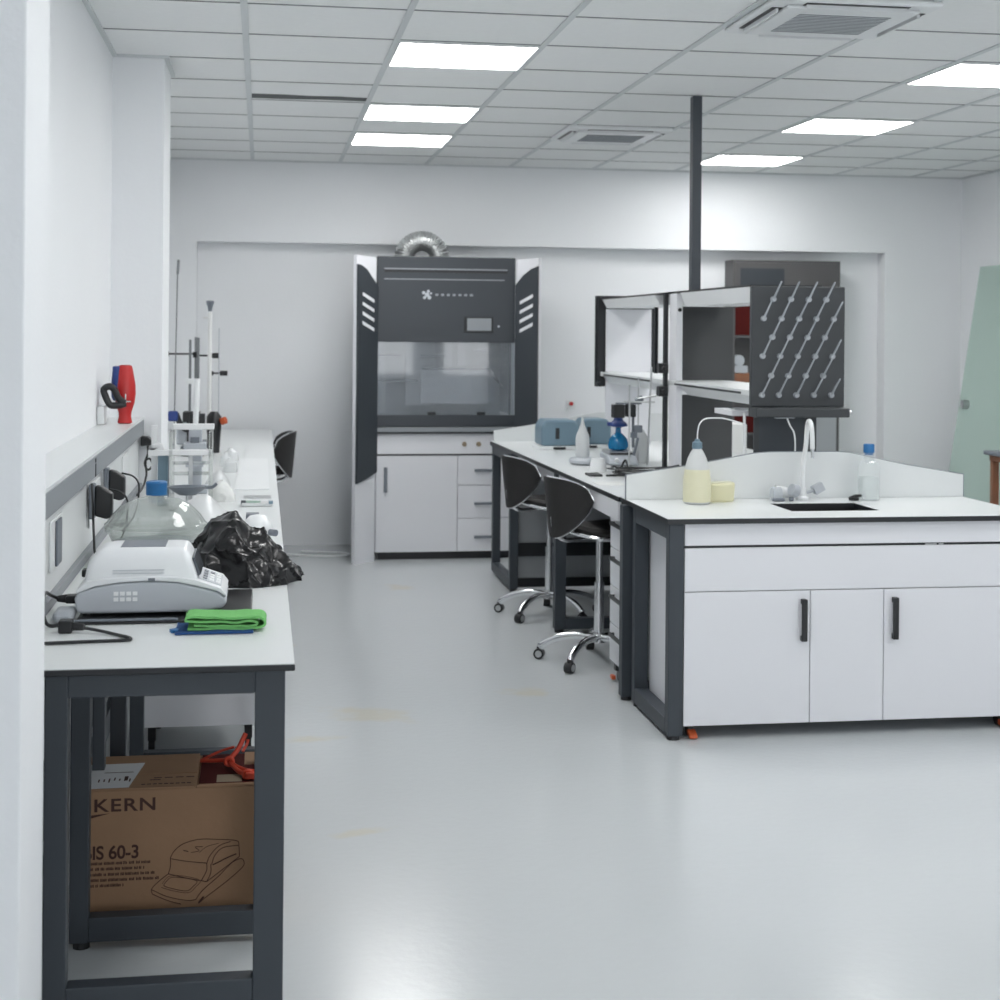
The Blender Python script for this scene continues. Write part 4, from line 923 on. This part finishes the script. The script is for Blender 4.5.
# splayed side wings
def wing(sgn,xi,xo,yi,yo,label):
    def slab(poly,name,m,par,off0,off1):
        b=MB(); d=V(xo-xi,yo-yi,0).normalized(); nrm=V(d.y,-d.x,0)*(1 if sgn<0 else -1); L=(V(xo-xi,yo-yi,0)).length
        if nrm.y>0: nrm=-nrm
        A=[b.bm.verts.new(V(xi,yi,0)+d*L*s+V(0,0,z)+nrm*off0) for s,z in poly]; B=[b.bm.verts.new(V(xi,yi,0)+d*L*s+V(0,0,z)+nrm*off1) for s,z in poly]
        n=len(poly); b.bm.faces.new(A); b.bm.faces.new(B[::-1])
        for i in range(n): b.bm.faces.new((A[i],B[i],B[(i+1)%n],A[(i+1)%n]))
        return b.build(name,m,par)
    w=slab([(0,.0),(1,.0),(1,2.185),(0,2.175)],'side_column','mel',t,0,.03)
    low=.59
    arc=[(0,low+.05),(.5,low+.01),(1,low-.02),(1,2.12),(.85,2.115),(.6,2.09),(.3,2.03),(0,1.97)] if sgn<0 else [(0,low+.05),(.5,low+.01),(1,low-.02),(1,2.125),(.7,2.105),(.35,2.06),(0,1.99)]
    p=slab(arc,'side_cover','hood',w,.0305,.05)
    v=[]
    for k in range(4):
        z=1.90-k*.068
        slab([(.22,z-.05),(.80,z),(.80,z+.024),(.22,z-.026)],'vent_slit','pale',p,.0505,.053)
wing(-1,.785,.635,11.13,10.98,'')
wing(1,1.845,1.985,11.13,11.0,'')
b=MB(); pts=[]
R0=.135; R1=.05
rings=[]; n=44
for i in range(n+1):
    a=PI*i/n; c_=V(1.155-math.cos(a)*.13,11.35,2.19+math.sin(a)*.125); e=V(-math.cos(a),0,math.sin(a)*1.0)
    rr=.068+(.009 if i%2 else 0)
    rings.append([b.bm.verts.new(c_+e*math.cos(2*PI*k/20)*rr+V(0,1,0)*math.sin(2*PI*k/20)*rr) for k in range(20)])
b.skin(rings); b.build('exhaust_duct','duct',t,smooth=False)

# ------------------------------------------------------------ tall grey cabinet at the back
M['tallcab']=mat('brownish_grey_paint',(.085,.083,.085),.45)
t=thing('tall_cabinet',(4.1,11.9,0),'tall dark grey storage cabinet at the back wall behind the shelf','cabinet')
x0,x1,y0,y1,h=3.66,4.545,11.78,11.998,2.235
MB().box(x0,y0,0,x0+.02,y1,h).box(x1-.02,y0,0,x1,y1,h).box(x0+.02,y1-.02,0,x1-.02,y1,h-.02).box(x0+.02,y0,h-.02,x1-.02,y1,h).box(x0+.02,y0,0,x1-.02,y1,.06).build('carcass','tallcab',t)
for z in (.45,.85,1.25,1.62): MB().box(x0+.02,y0+.02,z,x1-.02,y1-.02,z+.02).build('shelf_board','tallcab',t)
MB().box(x0+.021,y0-.002,1.915,x1-.021,y0+.018,2.214).build('top_door','tallcab',t,bevel=.002)
MB().box(x0+.06,y0-.004,1.97,x0+.42,y0-.0025,2.17).build('door_sheet','hood',t)
MB().box(x0+.35,y0,.06,x1-.021,y0+.018,1.25).build('lower_door','lino',t,bevel=.002)
tag(MB().box(3.682,11.80,1.6405,3.90,11.97,1.895).build('red_file_box','redcard',bevel=.004),'dark red box on the top shelf of the tall grey cabinet','box')
tag(MB().box(3.682,11.80,1.2705,3.88,11.97,1.34).build('brown_file_box','brown',bevel=.004),'low brown box on a shelf of the tall grey cabinet under the grey machine','box')
tag(MB().cyl((3.73,11.82,1.44),(3.73,11.95,1.44),.045).box(3.685,11.82,1.3405,3.80,11.95,1.40).build('grey_machine','ang',bevel=.003),'small grey machine on the tall cabinet shelf below the red box','machine')
tag(MB().box(3.682,11.80,.8705,3.88,11.97,1.0).build('brown_carton','redcard',bevel=.004),'dark brown carton on the lower shelf of the tall grey cabinet','box')

# ------------------------------------------------------------ right side: glass leaf and wooden stool
t=thing('glass_door_leaf',(5.4,11.2,0),'greenish glass door leaf leaning at the right wall','glass door')
def leafpt(s,z,off):     # s along Y, leans from wall at top to the room at floor
    x=5.585-(2.20-z)*.155-off
    return V(x,s,z)
b=MB(); A=[leafpt(11.45,.002,0),leafpt(9.8,.002,0),leafpt(9.8,2.195,0),leafpt(11.45,2.195,0)]; B=[p-V(.012,0,0) for p in A]
va=[b.bm.verts.new(p) for p in A]; vb=[b.bm.verts.new(p) for p in B]
b.bm.faces.new(va); b.bm.faces.new(vb[::-1])
for i in range(4): b.bm.faces.new((va[i],vb[i],vb[(i+1)%4],va[(i+1)%4]))
b.build('glass_pane','gdoor',t)
hp=leafpt(11.3,1.12,.012)
MB().cyl(hp,hp-V(.05,0,0),.035,n=20).build('door_knob','alu',t)
t=thing('wooden_stool',(4.75,9.1,0),'brown wooden high stool cut by the right edge of the picture','stool')
MB().box(4.53,8.85,.90,4.91,9.25,.925).build('seat','andark',t,bevel=.006)
MB().box(4.56,8.88,.862,4.88,9.22,.90).box(4.565,8.88,.64,4.88,8.92,.68).build('apron','brown',t)
for x in (4.585,4.86):
    for y in (8.88,9.18): MB().box(x-.02,y,0,x+.02,y+.04,.862).build('leg','brown',t)

tag(MB().tube([(.30,11.6,.008),(.45,11.55,.008),(.60,11.5,.008),(.64,11.4,.008),(.5,11.35,.008),(.3,11.4,.008),(.12,11.5,.008)],.008).build('floor_cable','whitep',smooth=True),'white cable looped on the floor between left bench and fume hood','cable')

# ------------------------------------------------------------ world, camera
w=bpy.data.worlds.new('world'); SC.world=w; w.use_nodes=True
w.node_tree.nodes['Background'].inputs[0].default_value=(.6,.7,.8,1); w.node_tree.nodes['Background'].inputs[1].default_value=.3
cam=bpy.data.cameras.new('camera'); co=bpy.data.objects.new('camera',cam); COL.objects.link(co)
psi=math.atan((510-262)/1550.); r=.0085
Rv=V(math.cos(psi),-math.sin(psi),0); Fv=V(math.sin(psi),math.cos(psi),0); Uv=V(0,0,1)
Rc=Rv*math.cos(r)+Uv*math.sin(r); Uc=Uv*math.cos(r)-Rv*math.sin(r)
m3=Matrix((Rc,Uc,-Fv)).transposed().to_4x4(); m3.translation=V(0,0,1.65); co.matrix_world=m3
cam.sensor_fit='HORIZONTAL'; cam.sensor_width=36; cam.lens=36*1.55
cam.shift_x=-.010; cam.shift_y=-.1679
cam.clip_start=.05; cam.dof.use_dof=True; cam.dof.focus_distance=4.9; cam.dof.aperture_fstop=5.6
SC.camera=co
SC.view_settings.view_transform='Standard'; SC.view_settings.look='None'; SC.view_settings.gamma=1; SC.view_settings.use_curve_mapping=False
SC.view_settings.exposure=0
